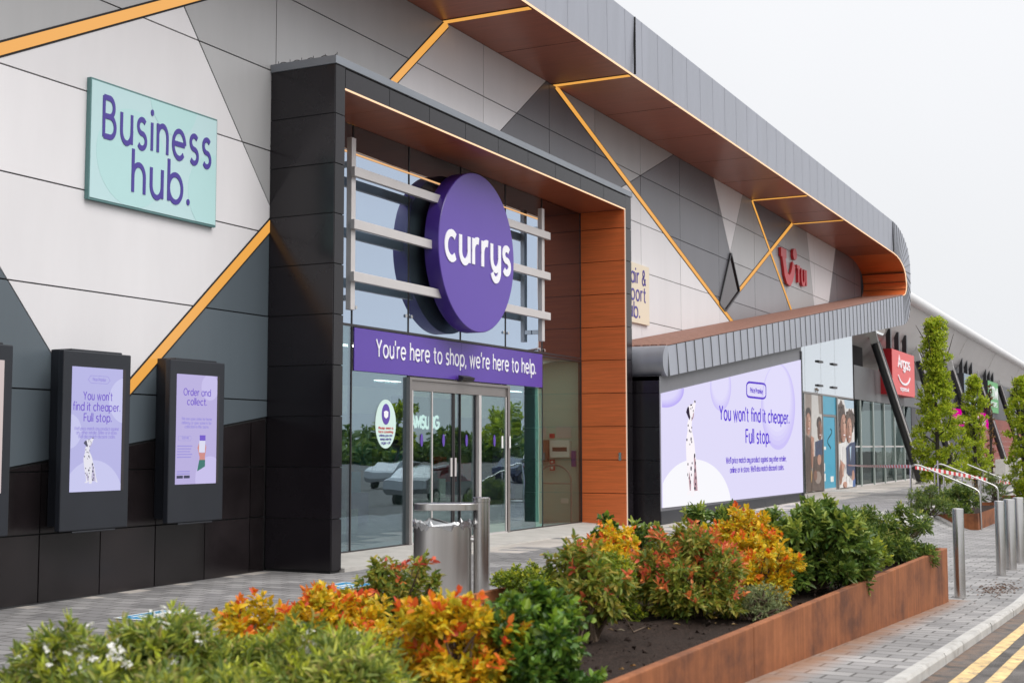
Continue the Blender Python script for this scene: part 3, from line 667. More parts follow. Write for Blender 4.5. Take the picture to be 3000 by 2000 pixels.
# portal
PX0, PX1, PY, PZ = 15.35, 26.80, 10.5, 7.18
por = thing('entrance_portal', 'tall black panelled entrance portal lined with orange timber round the glass doors', 'portal', (21, 11, 0))
mb = MB()
st = [0.03]+[.03+.7165*k for k in range(1, 11)]
for a, b in zip(st, st[1:]):
    z0, z1 = a+.007, b-.007
    j = random.uniform(-.0015, .0015)
    mb.box(PX0+j, PX0+.015+j, PY+.006, WY-.03, z0, z1)               # outer face of the left pier
    mb.box(PX0+.016, 15.60, PY+j, PY+.015, z0, min(z1, 6.85 if False else z1))
    mb.box(15.585, 15.60, PY+.016, EY-.03, z0, min(z1, 6.86)) if z0 < 6.8 else None
    mb.box(26.46, PX1-.016, PY+j, PY+.015, z0, z1)
    mb.box(PX1-.015, PX1, PY+.006, WY-.03, z0, z1)
xsb = [15.607]+[15.6+1.205*k for k in range(1, 9)]+[26.46]
for a, b in zip(xsb, xsb[1:]): mb.box(a+.006, b-.006, PY, PY+.015, 6.89, PZ-.012)
mb.build('panel_cladding', M['portal'], por)
mb = MB(); mb.box(PX0+.016, 15.584, PY+.016, WY-.03, -.1, 7.19); mb.box(26.47, PX1-.016, PY+.016, WY-.03, -.1, 7.19); mb.box(15.584, 26.47, PY+.016, WY-.03, 6.9, 7.19)
mb.build('core', M['back'], por)
mb = MB(); mb.box(PX0-.02, PX1+.02, PY-.025, WY-.026, PZ+.012, 7.31); mb.build('capping', M['cap'], por, bevel=.006)
mb = MB()
for a, b in zip(st, st[1:]):
    if a < 6.8: mb.box(26.42, 26.455, PY+.02, EY+.02, a+.007, min(b-.007, 6.865))
mb.build('timber_jamb', M['wood'], por)
mb = MB()
xsb2 = np.linspace(15.61, 26.41, 10)
for a, b in zip(xsb2, xsb2[1:]): mb.box(a+.003, b-.003, PY+.02, EY+.02, 6.868, 6.898)
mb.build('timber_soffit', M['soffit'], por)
mb = MB(); mb.box(15.6, 26.44, PY-.006, PY+.014, 6.868, 6.888); mb.build('edge_light', M['ledline'], por)
mb = MB(); mb.box(26.435, 26.452, PY-.006, PY+.014, .06, 6.866); mb.build('edge_light', emis('edge_light_dim', (1, .75, .6), .75), por)
mb = MB(); mb.box(15.5, 15.62, PY+.4, PY+.44, 7.32, 7.33)
P = [(x_, PY+.1+.02*math.sin(x_*9), 7.335+.03*abs(math.sin(x_*7))) for x_ in np.linspace(15.4, 15.42, 2)]
pts = [(15.42, y_, 7.335+.016*math.cos((y_-PY)*26)) for y_ in np.linspace(PY+.02, WY-.1, 60)]
mb.tube(pts, .006, 5)
for y_ in np.linspace(PY+.02, WY-.1, 6): mb.tube([(15.42, y_, 7.30), (15.42, y_, 7.375)], .005, 5)
mb.build('cable', M['rubber'], por)
mb = MB(); mb.box(26.405, 26.42, 10.62, 10.68, 1.45, 1.62); mb.build('door_switch', M['steel2'], por)

# glazing of the entrance
gl = thing('entrance_glazing', 'glazed shop front with dark frames behind the portal', 'glazing', (21, EY, 0))
mull = [15.62, 17.40, 19.12, 20.95, 22.76, 24.42, 26.40]
boxes('upper_pane', [(a+.012, b-.012, EY, EY+.012, 3.68, 6.39) for a, b in zip(mull[:5], mull[1:6])], M['glass_up'], gl)
boxes('dark_pane', [(24.432, 26.388, EY, EY+.012, 3.62, 6.85)]+[(a+.012, b-.012, EY, EY+.012, 6.415, 6.862) for a, b in zip(mull[:5], mull[1:6])], M['glass_dk'], gl)
boxes('lower_pane', [(15.632, 17.388, EY, EY+.012, .135, 3.64), (17.412, 19.08, EY, EY+.012, .135, 2.95), (22.83, 24.1, EY, EY+.012, .135, 2.95), ], M['glass'], gl)
boxes('lower_pane', [(24.432, 26.388, EY, EY+.012, .135, 3.58)], glass('lobby_glazing', .12, (.80, .86, .82), (.85, .93, 1.0), dark=.03), gl)
boxes('glass_fin', [(24.09, 24.40, EY-.002, EY+.3, .14, 2.93), (15.61, 15.66, EY-.10, EY-.012, .1, 6.3)], M['glass_g'], gl)
mb = MB()
for x_ in mull: mb.box(x_-.012, x_+.012, EY-.012, EY+.06, .1, 6.86)
mb.box(15.6, 26.41, EY-.01, EY+.06, 3.64, 3.68); mb.box(24.4, 26.41, EY-.011, EY+.06, 3.58, 3.62)
mb.box(15.6, 19.06, EY-.012, EY+.06, .10, .135); mb.box(22.85, 26.41, EY-.012, EY+.06, .10, .135)
mb.build('mullion', M['gasket'], gl)
mb = MB(); mb.box(15.62, 24.42, EY-.022, EY-.002, 6.392, 6.412); mb.build('edge_light', emis('amber_line', (1, .55, .25), .9), gl)
mb = MB()
for x_, z_ in [(15.9, 3.95), (17.3, 3.95), (17.5, 3.95), (19.03, 3.95), (19.21, 3.95), (20.86, 3.95), (22.66, 3.95), (22.86, 3.95), (15.9, 3.5), (24.33, 3.95), (24.33, 4.3), (24.33, 4.7), (24.52, 3.72), (24.3, 3.72)]:
    mb = MB(); mb.tube([(x_, EY-.022, z_), (x_, EY-.0125, z_)], .032, 12); mb.build('glass_fixing', M['steel2'], gl)
mb = MB(); mb.prism_x([(EY-1.1, .055), (EY-.05, .115), (EY+.3, .115), (EY+.3, -.2), (EY-1.1, -.2)], 15.62, 26.45)
mb.build('threshold', M['stone'], gl)

# sliding doors
dr = thing('sliding_door', 'automatic sliding glass doors in a bronze grey metal frame', 'door', (21, EY-.06, .1))
DX0, DX1, DZ = 19.10, 22.81, 2.92
mb = MB(); mb.box(DX0-.02, DX0+.045, EY-.07, EY+.08, .1, DZ); mb.box(DX1-.07, DX1+.02, EY-.07, EY+.08, .1, DZ); mb.box(DX0+.045, DX1-.07, EY-.068, EY+.08, DZ-.05, DZ)
mb.build('door_frame', M['frame'], dr, bevel=.004)
mb = MB(); mb.box(DX0+.045, DX1-.07, EY-.035, EY+.07, DZ-.22, DZ-.051); mb.build('header', M['frame'], dr)
mb = MB(); mb.box(DX0+.07, DX1-.1, EY-.07, EY+.06, .1, .135); mb.box(DX0+.07, 19.86, EY-.04, EY-.01, .136, .30); mb.box(21.72, DX1-.1, EY-.04, EY-.01, .136, .30); mb.build('bottom_rail', M['alu'], dr)
def leaf(x0, x1, y, label=None):
    m_ = MB(); m_.box(x0+.02, x1-.02, y, y+.012, .15, DZ-.23); lf = m_.build('door_leaf', M['glass_d'], dr)
    m_ = MB(); m_.box(x0, x0+.035, y-.012, y+.03, .14, DZ-.222); m_.box(x1-.035, x1, y-.012, y+.03, .14, DZ-.222); m_.build('stile', M['alu'] if x0 < 19.9 or x0 > 21.5 else M['gasket'], lf)
    return lf
leaf(19.17, 19.87, EY-.045); l1 = leaf(19.90, 20.70, EY+.01); l2 = leaf(20.72, 21.56, EY+.01); leaf(21.62, 22.70, EY-.045)
mb = MB(); mb.box(21.57, 21.66, EY-.06, EY+.02, .14, DZ-.222); mb.build('centre_post', M['alu'], dr)
mb = MB(); mb.box(20.60, 20.66, EY-.005, EY+.009, 1.22, 1.55); mb.box(20.75, 20.81, EY-.005, EY+.009, 1.22, 1.55); mb.build('handle', M['alu'], dr)
mb = MB(); mb.prism_x([(EY-.20, 2.99), (EY-.09, 3.03), (EY-.09, 2.93), (EY-.17, 2.93)], 20.72, 21.15); mb.build('sensor', M['rubber'], dr)
mb = MB()
for x_ in (19.5, 20.35, 21.2, 22.2):
    yy = EY-.05 if x_ < 19.9 or x_ > 21.6 else EY+.004
    pts = [(x_+.045*math.cos(a), 1.86+.11*math.sin(a)) for a in np.linspace(0, 2*math.pi, 24, endpoint=False)]
    mb = MB(); mb.prism_y(pts, yy-.004, yy-.001); mb.build('safety_dot', M['purple'], dr)
mb = MB(); mb.box(22.50, 22.56, EY-.055, EY-.0465, 1.72, 1.95); mb.box(22.735, 22.79, EY-.1, EY-.092, 1.72, 1.95); mb.build('notice', M['paper'], dr)

# purple fascia banner
bn = thing('fascia_banner', "long purple banner reading You're here to shop over the doors", 'sign', (21, EY, 3.2))
mb = MB(); mb.box(17.43, 24.36, EY-.036, EY-.014, 2.945, 3.625); mb.build('panel', M['purple'], bn, bevel=.004)
mb = MB(); fx = facing(EY-.036)
fit_text(mb, "You're here to shop, we're here to help.", fx, 18.06, 24.02, 3.205, .385, .095, .20, .012)
mb.build('lettering', M['letterw'], bn)
# seam between banner panels
mb = MB(); mb.box(20.93, 20.936, EY-.0375, EY-.0365, 2.946, 3.624); mb.build('panel_joint', M['purple_side'], bn)

# round sign on its rails
ds = thing('round_sign', 'big round purple sign on three horizontal rails above the entrance', 'sign', (20.78, 11.2, 5.2))
DC, DR, DF = (20.78, 5.22), 1.435, 11.09
mb = MB(); seg_ = 96
prof = [(DR-.012, DF), (DR, DF+.012), (DR, DF+.28)]
for r_, y_ in prof: mb.v += [(DC[0]+r_*math.cos(2*math.pi*k/seg_), y_, DC[1]+r_*math.sin(2*math.pi*k/seg_)) for k in range(seg_)]
mb.f.append(tuple(range(seg_))); mb.m.append(0)
for i in range(2):
    for k in range(seg_): mb.f.append((i*seg_+k, i*seg_+seg_+k, i*seg_+seg_+(k+1) % seg_, i*seg_+(k+1) % seg_)); mb.m.append(1)
mb.f.append(tuple(2*seg_+k for k in range(seg_-1, -1, -1))); mb.m.append(1)
mb.build('disc', [M['purple'], M['purple_side']], ds, smooth=True)
mb = MB(); fx = facing(DF)
fit_text(mb, 'currys', fx, 19.59, 22.01, 4.99, .90, .14, .215, .014)
mb.build('lettering', M['letterw'], ds)
for z_ in (6.01, 5.185, 4.37):
    mb = MB(); mb.box(16.96, 24.15, DF+.13, DF+.21, z_-.075, z_+.075); mb.build('rail', M['alu'], ds, bevel=.006)
for x_ in (17.06, 23.98):
    mb = MB(); mb.box(x_-.06, x_+.06, DF+.215, DF+.31, 3.86, 6.56); mb.build('post', M['alu'], ds, bevel=.006)
    for z_ in (6.15, 4.05):
        mb = MB(); mb.box(x_-.05, x_+.05, DF+.31, EY-.012, z_-.04, z_+.04); mb.build('bracket', M['steel2'], ds)

# oval sticker on the glass
stk = thing('window_sticker', 'oval mint sticker with a face mask symbol stuck on the shop glass', 'sticker', (18.4, EY, 1.9))
def oval(cx, cz, a, b, n=40): return [(cx+a*math.cos(2*math.pi*k/n), cz+b*math.sin(2*math.pi*k/n)) for k in range(n)]
cx_, cz_ = 18.42, 2.12
mb = MB(); mb.prism_y(oval(cx_, cz_, .315, .40), EY-.006, EY-.001); mb.build('oval', mat('pale_mint_vinyl', (.62, .80, .74), .35), stk)
mb = MB(); mb.prism_y(oval(cx_, cz_+.16, .125, .17), EY-.010, EY-.0065); mb.build('badge', M['purple'], stk)
mb = MB(); mb.prism_y([(cx_-.07, cz_+.20), (cx_, cz_+.22), (cx_+.07, cz_+.20), (cx_+.06, cz_+.12), (cx_, cz_+.085), (cx_-.06, cz_+.12)], EY-.013, EY-.0105); mb.build('mask_symbol', M['letterw'], stk)
mb = MB()
for i, (s_, h) in enumerate((('It is important to wear a', .0), ('face covering in store', 0), ('unless you are', 0), ('exempt, under the', 0), ('age of', 0))):
    if i < 2: continue
    fit_text(mb, s_, facing(EY-.006), cx_-.2+(.03*(i-2)), cx_+.2-(.03*(i-2)), cz_-.085-.06*i, .055, .11, .14, .003)
mb.build('small_print', M['letterp'], stk)
mb = MB()
for i, s_ in enumerate(('Please wear a', 'face covering')): fit_text(mb, s_, facing(EY-.006), cx_-.22, cx_+.22, cz_-.085-.06*i, .055, .11, .14, .003)
mb.build('red_print', M['red'], stk)

# ------------------------------------------------------------------ shop interior (seen through the glass)
inn = thing('shop_interior', 'pale green and white shop interior behind the glass doors', 'room', (21, 14, .1))
mb = MB(); mb.box(15.6, 45, EY+.1, 26, .07, .10); mb.build('interior_floor', mat('shop_floor', (.16, .16, .165), .35, var=.08, vs=1), inn)
mb = MB(); mb.box(15.6, 26.9, EY+.1, 26, 3.62, 3.68); mb.box(26.9, 45, 12.0, 26, 3.62, 3.68); mb.build('ceiling', M['paper'], inn)
mb = MB(); mb.box(26.60, 26.75, EY+.07, 12.95, .1, 3.62); mb.box(26.76, 45, 12.8, 12.95, .1, 3.62); mb.build('side_wall', mat('pale_green_paint', (.46, .62, .54), .6), inn)
mb = MB(); mb.box(15.4, 15.6, EY+.13, 26, .1, 3.62); mb.box(15.6, 45, 25.9, 26, .1, 3.62); mb.box(44.9, 45, 12.96, 25.9, .1, 3.62); mb.build('back_wall', mat('interior_grey', (.42, .43, .42), .6), inn)
mb = MB(); mb.box(22, 40, 17.6, 17.8, 2.55, 3.2); mb.build('cream_bulkhead', mat('cream_bulkhead', (.6, .55, .4), .6), inn)
TUBE = emis('tube_light', (1, .96, .88), 9)
boxes('ceiling_light', [(24.9, 25.9, 12.2, 12.36, 3.6, 3.618)], TUBE, inn)  # extra tube added to brighten the lobby wall
for x_ in (17, 20, 23, 26, 29, 32, 36, 40):
    boxes('ceiling_light', [(x_-.6, x_+.6, y_-.08, y_+.08, 3.6, 3.618) for y_ in (13.6, 16.5, 20, 23)], TUBE, inn)
sx0 = at(1192, 1233, 17).tolist(); sx1 = at(1285, 1233, 17).tolist()
mb = MB(); mb.box(sx0[0]-.2, sx1[0]+.9, 17.0, 17.35, sx0[2]-.55, sx0[2]+.62)
bx = tag(mb.build('display_bulkhead', M['darkclad']), 'black display box with a lit white brand name inside the shop', 'display sign')
mb = MB(); fit_text(mb, 'SAMSUNG', facing(17.0), sx0[0], sx1[0], sx0[2]-.16, .42, .17, .13, .01); mb.build('lettering', emis('lit_letters', (1, 1, 1), 1.6), bx)
def X_item(px0, py0, px1, py1, XX=26.60):
    a, b = atx(px0, py0, XX), atx(px1, py1, XX)
    return min(a[1], b[1]), max(a[1], b[1]), min(a[2], b[2]), max(a[2], b[2])
def wall_item(name, label, cat, r, m, d=.06, extra=None):
    y0, y1, z0, z1 = X_item(*r); m_ = MB(); m_.box(26.60-d, 26.598, y0, y1, z0, z1)
    o = tag(m_.build(name, m, bevel=.006), label, cat)
    if extra:
        y0, y1, z0, z1 = X_item(*extra[1]); m_ = MB(); m_.box(26.60-d-.004, 26.60-d, y0, y1, z0, z1); m_.build(extra[0], extra[2], o)
    return o
K = lambda x, y: (1400+x/3.0743, 1050+y/3.0743)
def KR(a, b, c, d): return K(a, b)+K(c, d)
wall_item('alarm_panel', 'white fire alarm panel with a dark window on the lobby wall', 'alarm panel', KR(668, 735, 842, 890), M['paper'], .12, ('display', KR(692, 797, 822, 835), M['gasket']))
wall_item('notice_frame', 'white framed notice above the alarm panel in the lobby', 'notice', KR(706, 610, 843, 715), M['alu'], .02)
wall_item('notice_frame', 'grey framed notice beside the dark cabinet in the lobby', 'notice', KR(540, 612, 618, 715), M['alu'], .02)
wall_item('wall_cabinet', 'brown wall cabinet left of the fire alarm panel', 'cabinet', KR(530, 732, 645, 925), mat('brown_cabinet', (.16, .09, .06), .5), .15)
wall_item('call_point', 'red alarm call point between the two framed notices', 'call point', KR(652, 676, 694, 716), M['red'], .05)
wall_item('call_point', 'red alarm call point directly under the alarm panel', 'call point', KR(655, 908, 697, 950), M['red'], .05, ('button', KR(664, 920, 688, 938), M['paper']))
wall_item('call_point', 'lowest red alarm call point on the lobby wall', 'call point', KR(655, 962, 697, 1006), M['red'], .05, ('button', KR(664, 972, 688, 996), M['paper']))
wall_item('leaflet_holder', 'purple leaflet holder on the lobby wall beside the timber jamb', 'leaflet holder', KR(848, 830, 888, 972), M['purple'], .05)
wall_item('socket', 'white double socket low on the lobby wall', 'socket', KR(752, 1258, 816, 1302), M['paper'], .03)
for i, (x_, y_, w_, h_, c_) in enumerate(((18.2, 15.5, 1.6, 1.3, (.3, .3, .32)), (21, 14.5, 1.2, 1.1, (.5, .48, .46)), (23.5, 16.2, 2.2, 1.5, (.12, .1, .3)), (26.2, 15.2, 1.5, 1.2, (.45, .45, .44)), (29.5, 16.8, 2.6, 1.7, (.25, .25, .26)), (33, 15.6, 2, 1.4, (.5, .5, .5)), (20, 19, 3, 2.0, (.2, .18, .4)), (25, 20.5, 3, 2.1, (.42, .42, .43)), (31, 20, 3.5, 2.2, (.3, .32, .32)), (37, 19, 3, 2.0, (.15, .12, .34)))):
    m_ = MB(); m_.box(x_-w_/2, x_+w_/2, y_-.35, y_+.35, .1, h_*.5); ds_ = m_.build('display_stand', mat('stand_%d' % i, c_, .5, var=.15, vs=2), inn)
    for k in range(4):
        m_ = MB(); u = x_-w_/2+w_*(k+.5)/4; m_.box(u-w_*.09, u+w_*.09, y_-.2, y_+.1, h_*.5+.001, h_*random.uniform(.75, 1)); m_.build('stock_box', random.choice([M['paper'], M['alu'], M['purple'], M['darkclad'], M['teal'], M['red']]), ds_)
# trolley rail in the lobby
hp = thing('trolley_rail', 'arched metal barrier rail standing in the glazed lobby', 'rail', (25.6, 12.1, .1))
mb = MB(); x_ = 26.3
arch = [(x_, 11.75, .1), (x_, 11.75, 1.0)]+[(x_, 12.15-.4*math.cos(R(a)), 1.0+.35*math.sin(R(a))) for a in range(15, 180, 15)]+[(x_, 12.55, 1.0), (x_, 12.55, .1)]
mb.tube(arch, .022, 8); mb.tube([(x_, 11.75, .95), (x_, 12.55, .95)], .016, 8); mb.build('rail', M['frame'], hp, smooth=True)

# plinth strip along the foot of the tiled wall
mb = MB(); mb.add([(-5, WY-.035, -.3), (15.34, WY-.035, -.3), (15.34, WY-.035, -.005), (-5, WY-.035, -.03), (-5, WY-.024, -.3), (15.34, WY-.024, -.3), (15.34, WY-.024, -.005), (-5, WY-.024, -.03)], [(0, 1, 2, 3), (3, 2, 6, 7), (1, 5, 6, 2)])
mb.build('plinth', M['rubber'], shop)

# ------------------------------------------------------------------ signs on the wall
def disc_clip(cx, cz, r, x0, x1, z0, z1, n=48):
    p = [(cx+r*math.cos(2*math.pi*k/n), cz+r*math.sin(2*math.pi*k/n)) for k in range(n)]
    for a, b, c in ((1, 0, x0), (-1, 0, -x1), (0, 1, z0), (0, -1, -z1)): p = convex_clip(p, a, b, c)
    return p
hs = thing('wall_sign', 'mint green Business hub sign with purple letters on the white wall', 'sign', (12.9, 11.6, 4.7))
mb = MB(); mb.box(11.72, 14.08, WY-.085, WY-.024, 4.72, 6.21); mb.build('sign_edge', M['mintedge'], hs)
mb = MB(); mb.box(11.735, 14.065, WY-.092, WY-.0852, 4.745, 6.185); mb.build('sign_face', M['mint'], hs)
mb = MB()
for k, (a, b, r_) in enumerate(((12.45, 5.35, .62), (14.05, 5.15, .55), (13.2, 6.25, .45))):
    p = disc_clip(a, b, r_, 11.737, 14.063, 4.747, 6.183)
    if len(p) > 2: mb.prism_y(p, WY-.0935-.0008*k, WY-.0922)
mb.build('bubble', M['mint2'], hs)
mb = MB(); fx = facing(WY-.0922)
fit_text(mb, 'Business', fx, 11.94, 13.93, 5.52, .72, .094, .24, .008); fit_text(mb, 'hub.', fx, 12.46, 13.50, 4.93, .72, .094, .24, .008)
mb.build('lettering', M['letterp'], hs)
rs_ = thing('wall_sign', 'cream Repair and support hub sign half hidden behind the portal', 'sign', (29.5, 11.6, 4.7))
mb = MB(); mb.box(28.3, 30.69, WY-.09, WY-.024, 4.73, 6.18); mb.build('sign_face', M['cream'], rs_)
mb = MB(); fx = facing(WY-.0902)
fit_text(mb, 'Repair &', fx, 28.55, 30.42, 5.70, .50, .095, .22, .008); fit_text(mb, 'support', fx, 28.62, 30.42, 5.28, .50, .095, .22, .008); fit_text(mb, 'hub.', fx, 29.0, 30.0, 4.86, .50, .095, .22, .008)
mb.build('lettering', M['letterp'], rs_)
tu = thing('wall_sign', 'red raised letters and smile logo on the wall under the far canopy', 'sign', (45.5, 11.6, 7.4))
T = lambda x, y: tuple(at(1700+x/2.24, 400+y/2.24, WY-.2)[[0, 2]])
mb = MB()
def W3(path, w, d0=.2, d1=.02):
    d0 *= .62
    ribbon(mb, path, w, lambda q, t: (q[0], WY-t, q[1]), d1+.02, d0, 0)
sm = [T(*p) for p in ((1347, 760), (1357, 830), (1364, 890), (1376, 930), (1392, 945), (1404, 920), (1413, 880), (1418, 838))]
W3(sm, .36); W3([T(1332, 752), T(1368, 770)], .30, .206)
t0_, t1_, tb_, tt_ = T(1440, 960)[0], T(1500, 960)[0], T(1470, 966)[1], T(1470, 864)[1]
fit_text(mb, 'TUI', lambda u, v, t: (u, WY-.02-t, v), t0_, t1_, tb_, (tt_-tb_)/.71, .17, .26, .10)
c_ = T(1424, 772); mb.prism_y(oval(c_[0], c_[1], .26, .20), WY-.125, WY-.03)
mb.build('raised_lettering', M['red'], tu)

# ------------------------------------------------------------------ wall-mounted display kiosks
SCR = screen_mat('kiosk_screen', (.50, .49, .83), .98, .06); SCR2 = screen_mat('kiosk_screen_lilac', (.53, .47, .80), .95, .06)
SCRD = emis('screen_shape_pale', (.60, .60, .88), .98); SINK = emis('screen_ink', (.20, .13, .62), .95); SINK2 = emis('screen_ink_soft', (.36, .32, .74), .95)
DW = emis('dog_white', (.80, .79, .87), 1); DS = emis('dog_spot', (.10, .10, .15), 1); DP = emis('dog_shade', (.52, .48, .66), 1)
def kiosk(x0, x1, label, loc):
    k = thing('display_kiosk', label, 'kiosk', loc, 'wall-mounted display kiosks')
    y = 11.22
    m_ = MB(); m_.box(x0, x1, y, y+.085, .80, 2.85); m_.build('housing', M['kiosk'], k, bevel=.012)
    m_ = MB(); m_.box(x0+.20, x1-.06, y+.086, WY-.024, .84, 2.88); m_.build('backbox', M['kiosk'], k, bevel=.01)
    m_ = MB(); m_.tube([(x0+.2, y+.02, .785), (x1-.2, y+.02, .785)], .012, 6); m_.build('lower_rail', M['kiosk'], k)
    return k, y
def dog(mk, mks, mkp, parent, f, Y, k=1.0, shade=True):
    # sitting dog in profile, nose up; outline points through f
    B = [(440, 400), (448, 412), (447, 440), (440, 480), (430, 540), (414, 590), (410, 640), (412, 690), (425, 740), (438, 820), (442, 880), (452, 960), (462, 1060), (470, 1180), (480, 1262), (488, 1282), (476, 1290), (466, 1270), (440, 1262), (432, 1290), (428, 1316), (406, 1314), (404, 1296), (412, 1286), (398, 1272), (390, 1300), (368, 1302), (366, 1290), (380, 1272), (378, 1180), (366, 1060), (360, 940), (356, 820), (364, 740), (372, 690), (370, 620), (384, 570), (388, 520), (372, 480), (388, 450), (408, 437), (428, 430), (432, 405)]
    m_ = MB(); m_.prism_y([f(*p) for p in B], Y-.006, Y-.0035); d = m_.build('dog_picture', mk, parent)
    if shade:
        m_ = MB()
        for P in ([(430, 940), (446, 960), (462, 1180), (466, 1262), (436, 1266), (428, 1180), (436, 1060)], [(384, 1080), (392, 1110), (404, 1200), (402, 1262), (392, 1262), (384, 1180)], [(432, 520), (428, 560), (410, 596), (406, 590), (418, 556), (424, 520)]): m_.prism_y([f(*p) for p in P], Y-.0075, Y-.0062)
        m_.build('picture_shading', mkp, d)
    m_ = MB(); m_.prism_y([f(*p) for p in ((376, 458), (384, 470), (388, 520), (396, 560), (390, 588), (376, 560), (357, 512), (366, 476))], Y-.0092, Y-.0062)
    m_.prism_y([f(*p) for p in ((397, 437), (415, 436), (412, 448), (398, 452))], Y-.0093, Y-.0062); m_.prism_y([f(*p) for p in ((434, 402), (444, 400), (447, 420), (438, 424))], Y-.0094, Y-.0062)
    rr = random.Random(3)
    for (a, b, c, e_) in ((376, 640, 4, 12), (388, 690, 4, 14), (402, 700, 4, 10), (410, 660, 3, 10), (364, 776, 5, 14), (404, 770, 5, 20), (410, 798, 4, 10), (392, 820, 3, 9), (374, 1010, 4, 14), (404, 1050, 6, 22), (414, 1000, 4, 12), (438, 930, 6, 24), (446, 1000, 4, 20), (440, 1070, 6, 24), (450, 1140, 5, 18), (372, 1110, 3, 16), (408, 1110, 3, 14), (440, 1240, 8, 16), (398, 1180, 4, 20), (384, 1140, 3, 14), (446, 1200, 5, 14), (412, 570, 3, 10), (425, 500, 3, 12), (416, 468, 3, 8), (402, 480, 3, 9)):
        m_.prism_y([f(a+c*math.cos(t), b+e_*math.sin(t)) for t in np.linspace(0, 2*math.pi, 9, endpoint=False)], Y-.0088, Y-.0062)
    m_.build('spots', mks, d)
    return d
# kiosk with the dog
k, y = kiosk(11.06, 12.14, 'charcoal wall kiosk with a sitting dog on its lilac screen', (11.6, 11.4, .8))
mb = MB(); mb.box(11.19, 12.04, y-.004, y-.001, 1.24, 2.67); sc_ = mb.build('screen', SCR, k)
mb = MB(); mb.box(12.0, 12.05, y-.006, y-.0042, 1.24, 2.67); mb.build('screen_edge', M['gasket'], k)
for i_, (a_, b_, r_) in enumerate(((11.55, 1.10, .5), (12.05, 2.3, .27), (11.15, 1.93, .2))): mb = MB(); mb.prism_y(disc_clip(a_, b_, r_, 11.19, 12.0, 1.24, 2.67), y-.0052-.0002*i_, y-.0041); mb.build('screen_bubble', SCRD, sc_)
mb = MB(); fx = facing(y-.0045)
fit_text(mb, "You won't", fx, 11.37, 11.83, 2.295, .13, .085, .2, .003); fit_text(mb, "find it cheaper.", fx, 11.215, 11.96, 2.17, .13, .085, .2, .003); fit_text(mb, "Full stop.", fx, 11.385, 11.82, 2.045, .13, .085, .2, .003)
mb.build('headline', SINK, sc_)
mb = MB(); fit_text(mb, 'Price Promise', fx, 11.51, 11.72, 2.515, .055, .1, .1, .002)
for i, s_ in enumerate(("We'll price match any product against", "any other retailer, online or in store.", "We'll also match discount codes.")): fit_text(mb, s_, fx, 11.24+.03*i, 11.95-.03*i, 1.945-.046*i, .052, .095, .1, .002)
p = [(11.48, 2.49), (11.75, 2.49), (11.79, 2.53), (11.75, 2.575), (11.48, 2.575), (11.44, 2.53), (11.48, 2.49)]
ribbon(mb, p, .005, lambda q, t: (q[0], y-.0042-t, q[1]), 0, .001, 0)
mb.build('small_print', SINK2, sc_)
fk = lambda u, v: tuple(at(241+(u-345)/145*46, 1281+(v-400)/916*135, y-.0045)[[0, 2]])
dog(DW, DS, DP, sc_, fk, y)
# kiosk with the phone
k, y = kiosk(12.84, 13.90, 'charcoal wall kiosk with Order and collect on its lilac screen', (13.35, 11.4, .8))
mb = MB(); mb.box(12.96, 13.78, y-.004, y-.001, 1.28, 2.67); sc_ = mb.build('screen', SCR2, k)
mb = MB(); mb.box(13.745, 13.79, y-.006, y-.0042, 1.28, 2.67); mb.build('screen_edge', M['gasket'], k)
SLP = emis('screen_lilac_pale', (.60, .55, .86), .97)
for i_, (a_, b_, r_) in enumerate(((13.62, 1.35, .28), (13.6, 2.52, .17))): mb = MB(); mb.prism_y(disc_clip(a_, b_, r_, 12.96, 13.745, 1.28, 2.67), y-.0052-.0002*i_, y-.0041); mb.build('screen_bubble', SLP, sc_)
mb = MB(); fx = facing(y-.0045); fit_text(mb, 'Order and', fx, 13.09, 13.61, 2.405, .12, .085, .2, .003); fit_text(mb, 'collect.', fx, 13.16, 13.535, 2.285, .12, .085, .2, .003); mb.build('headline', SINK, sc_)
mb = MB()
for i, (s_, a, b, z_) in enumerate((('We are open online for home', 13.06, 13.64, 2.09), ('delivery, or give some in for', 13.06, 13.64, 2.04), ('collection in this store.', 13.12, 13.58, 1.99), ('Scan me', 13.07, 13.2, 1.85))): fit_text(mb, s_, fx, a, b, z_, .05, .095, .1, .002)
for i in range(5): mb.box(12.985, 13.27-.02*(i % 3), y-.0065, y-.0042, 1.755-.035*i, 1.768-.035*i)
for i in range(2): mb.box(12.985, 13.23, y-.0065, y-.0042, 1.435-.03*i, 1.448-.03*i)
p = [(13.01, 1.83), (13.24, 1.83), (13.25, 1.86), (13.24, 1.885), (13.01, 1.885), (13.0, 1.86), (13.01, 1.83)]
ribbon(mb, p, .004, lambda q, t: (q[0], y-.0042-t, q[1]), 0, .001, 0); mb.build('small_print', SINK2, sc_)
mb = MB(); mb.prism_y([(13.40, 1.68), (13.515, 1.68), (13.52, 1.90), (13.405, 1.90)], y-.008, y-.0062); ph = mb.build('phone_picture', emis('phone_white', (.72, .72, .88), 1), sc_)
mb = MB(); mb.box(13.405, 13.52, y-.0095, y-.0082, 1.83, 1.90); mb.build('phone_header', SINK, ph)
mb = MB(); mb.prism_y([(13.37, 1.74), (13.40, 1.80), (13.40, 1.70), (13.42, 1.675), (13.51, 1.675), (13.53, 1.79), (13.54, 1.74), (13.515, 1.62), (13.52, 1.58), (13.41, 1.58), (13.415, 1.62)], y-.0078, y-.0055); mb.build('hand_picture', emis('hand_skin', (.62, .28, .26), 1), sc_)
mb = MB(); mb.prism_y([(13.41, 1.585), (13.52, 1.585), (13.52, 1.50), (13.37, 1.44)], y-.0081, y-.0055); mb.build('sleeve_picture', emis('sleeve_green', (.07, .20, .18), 1), sc_)
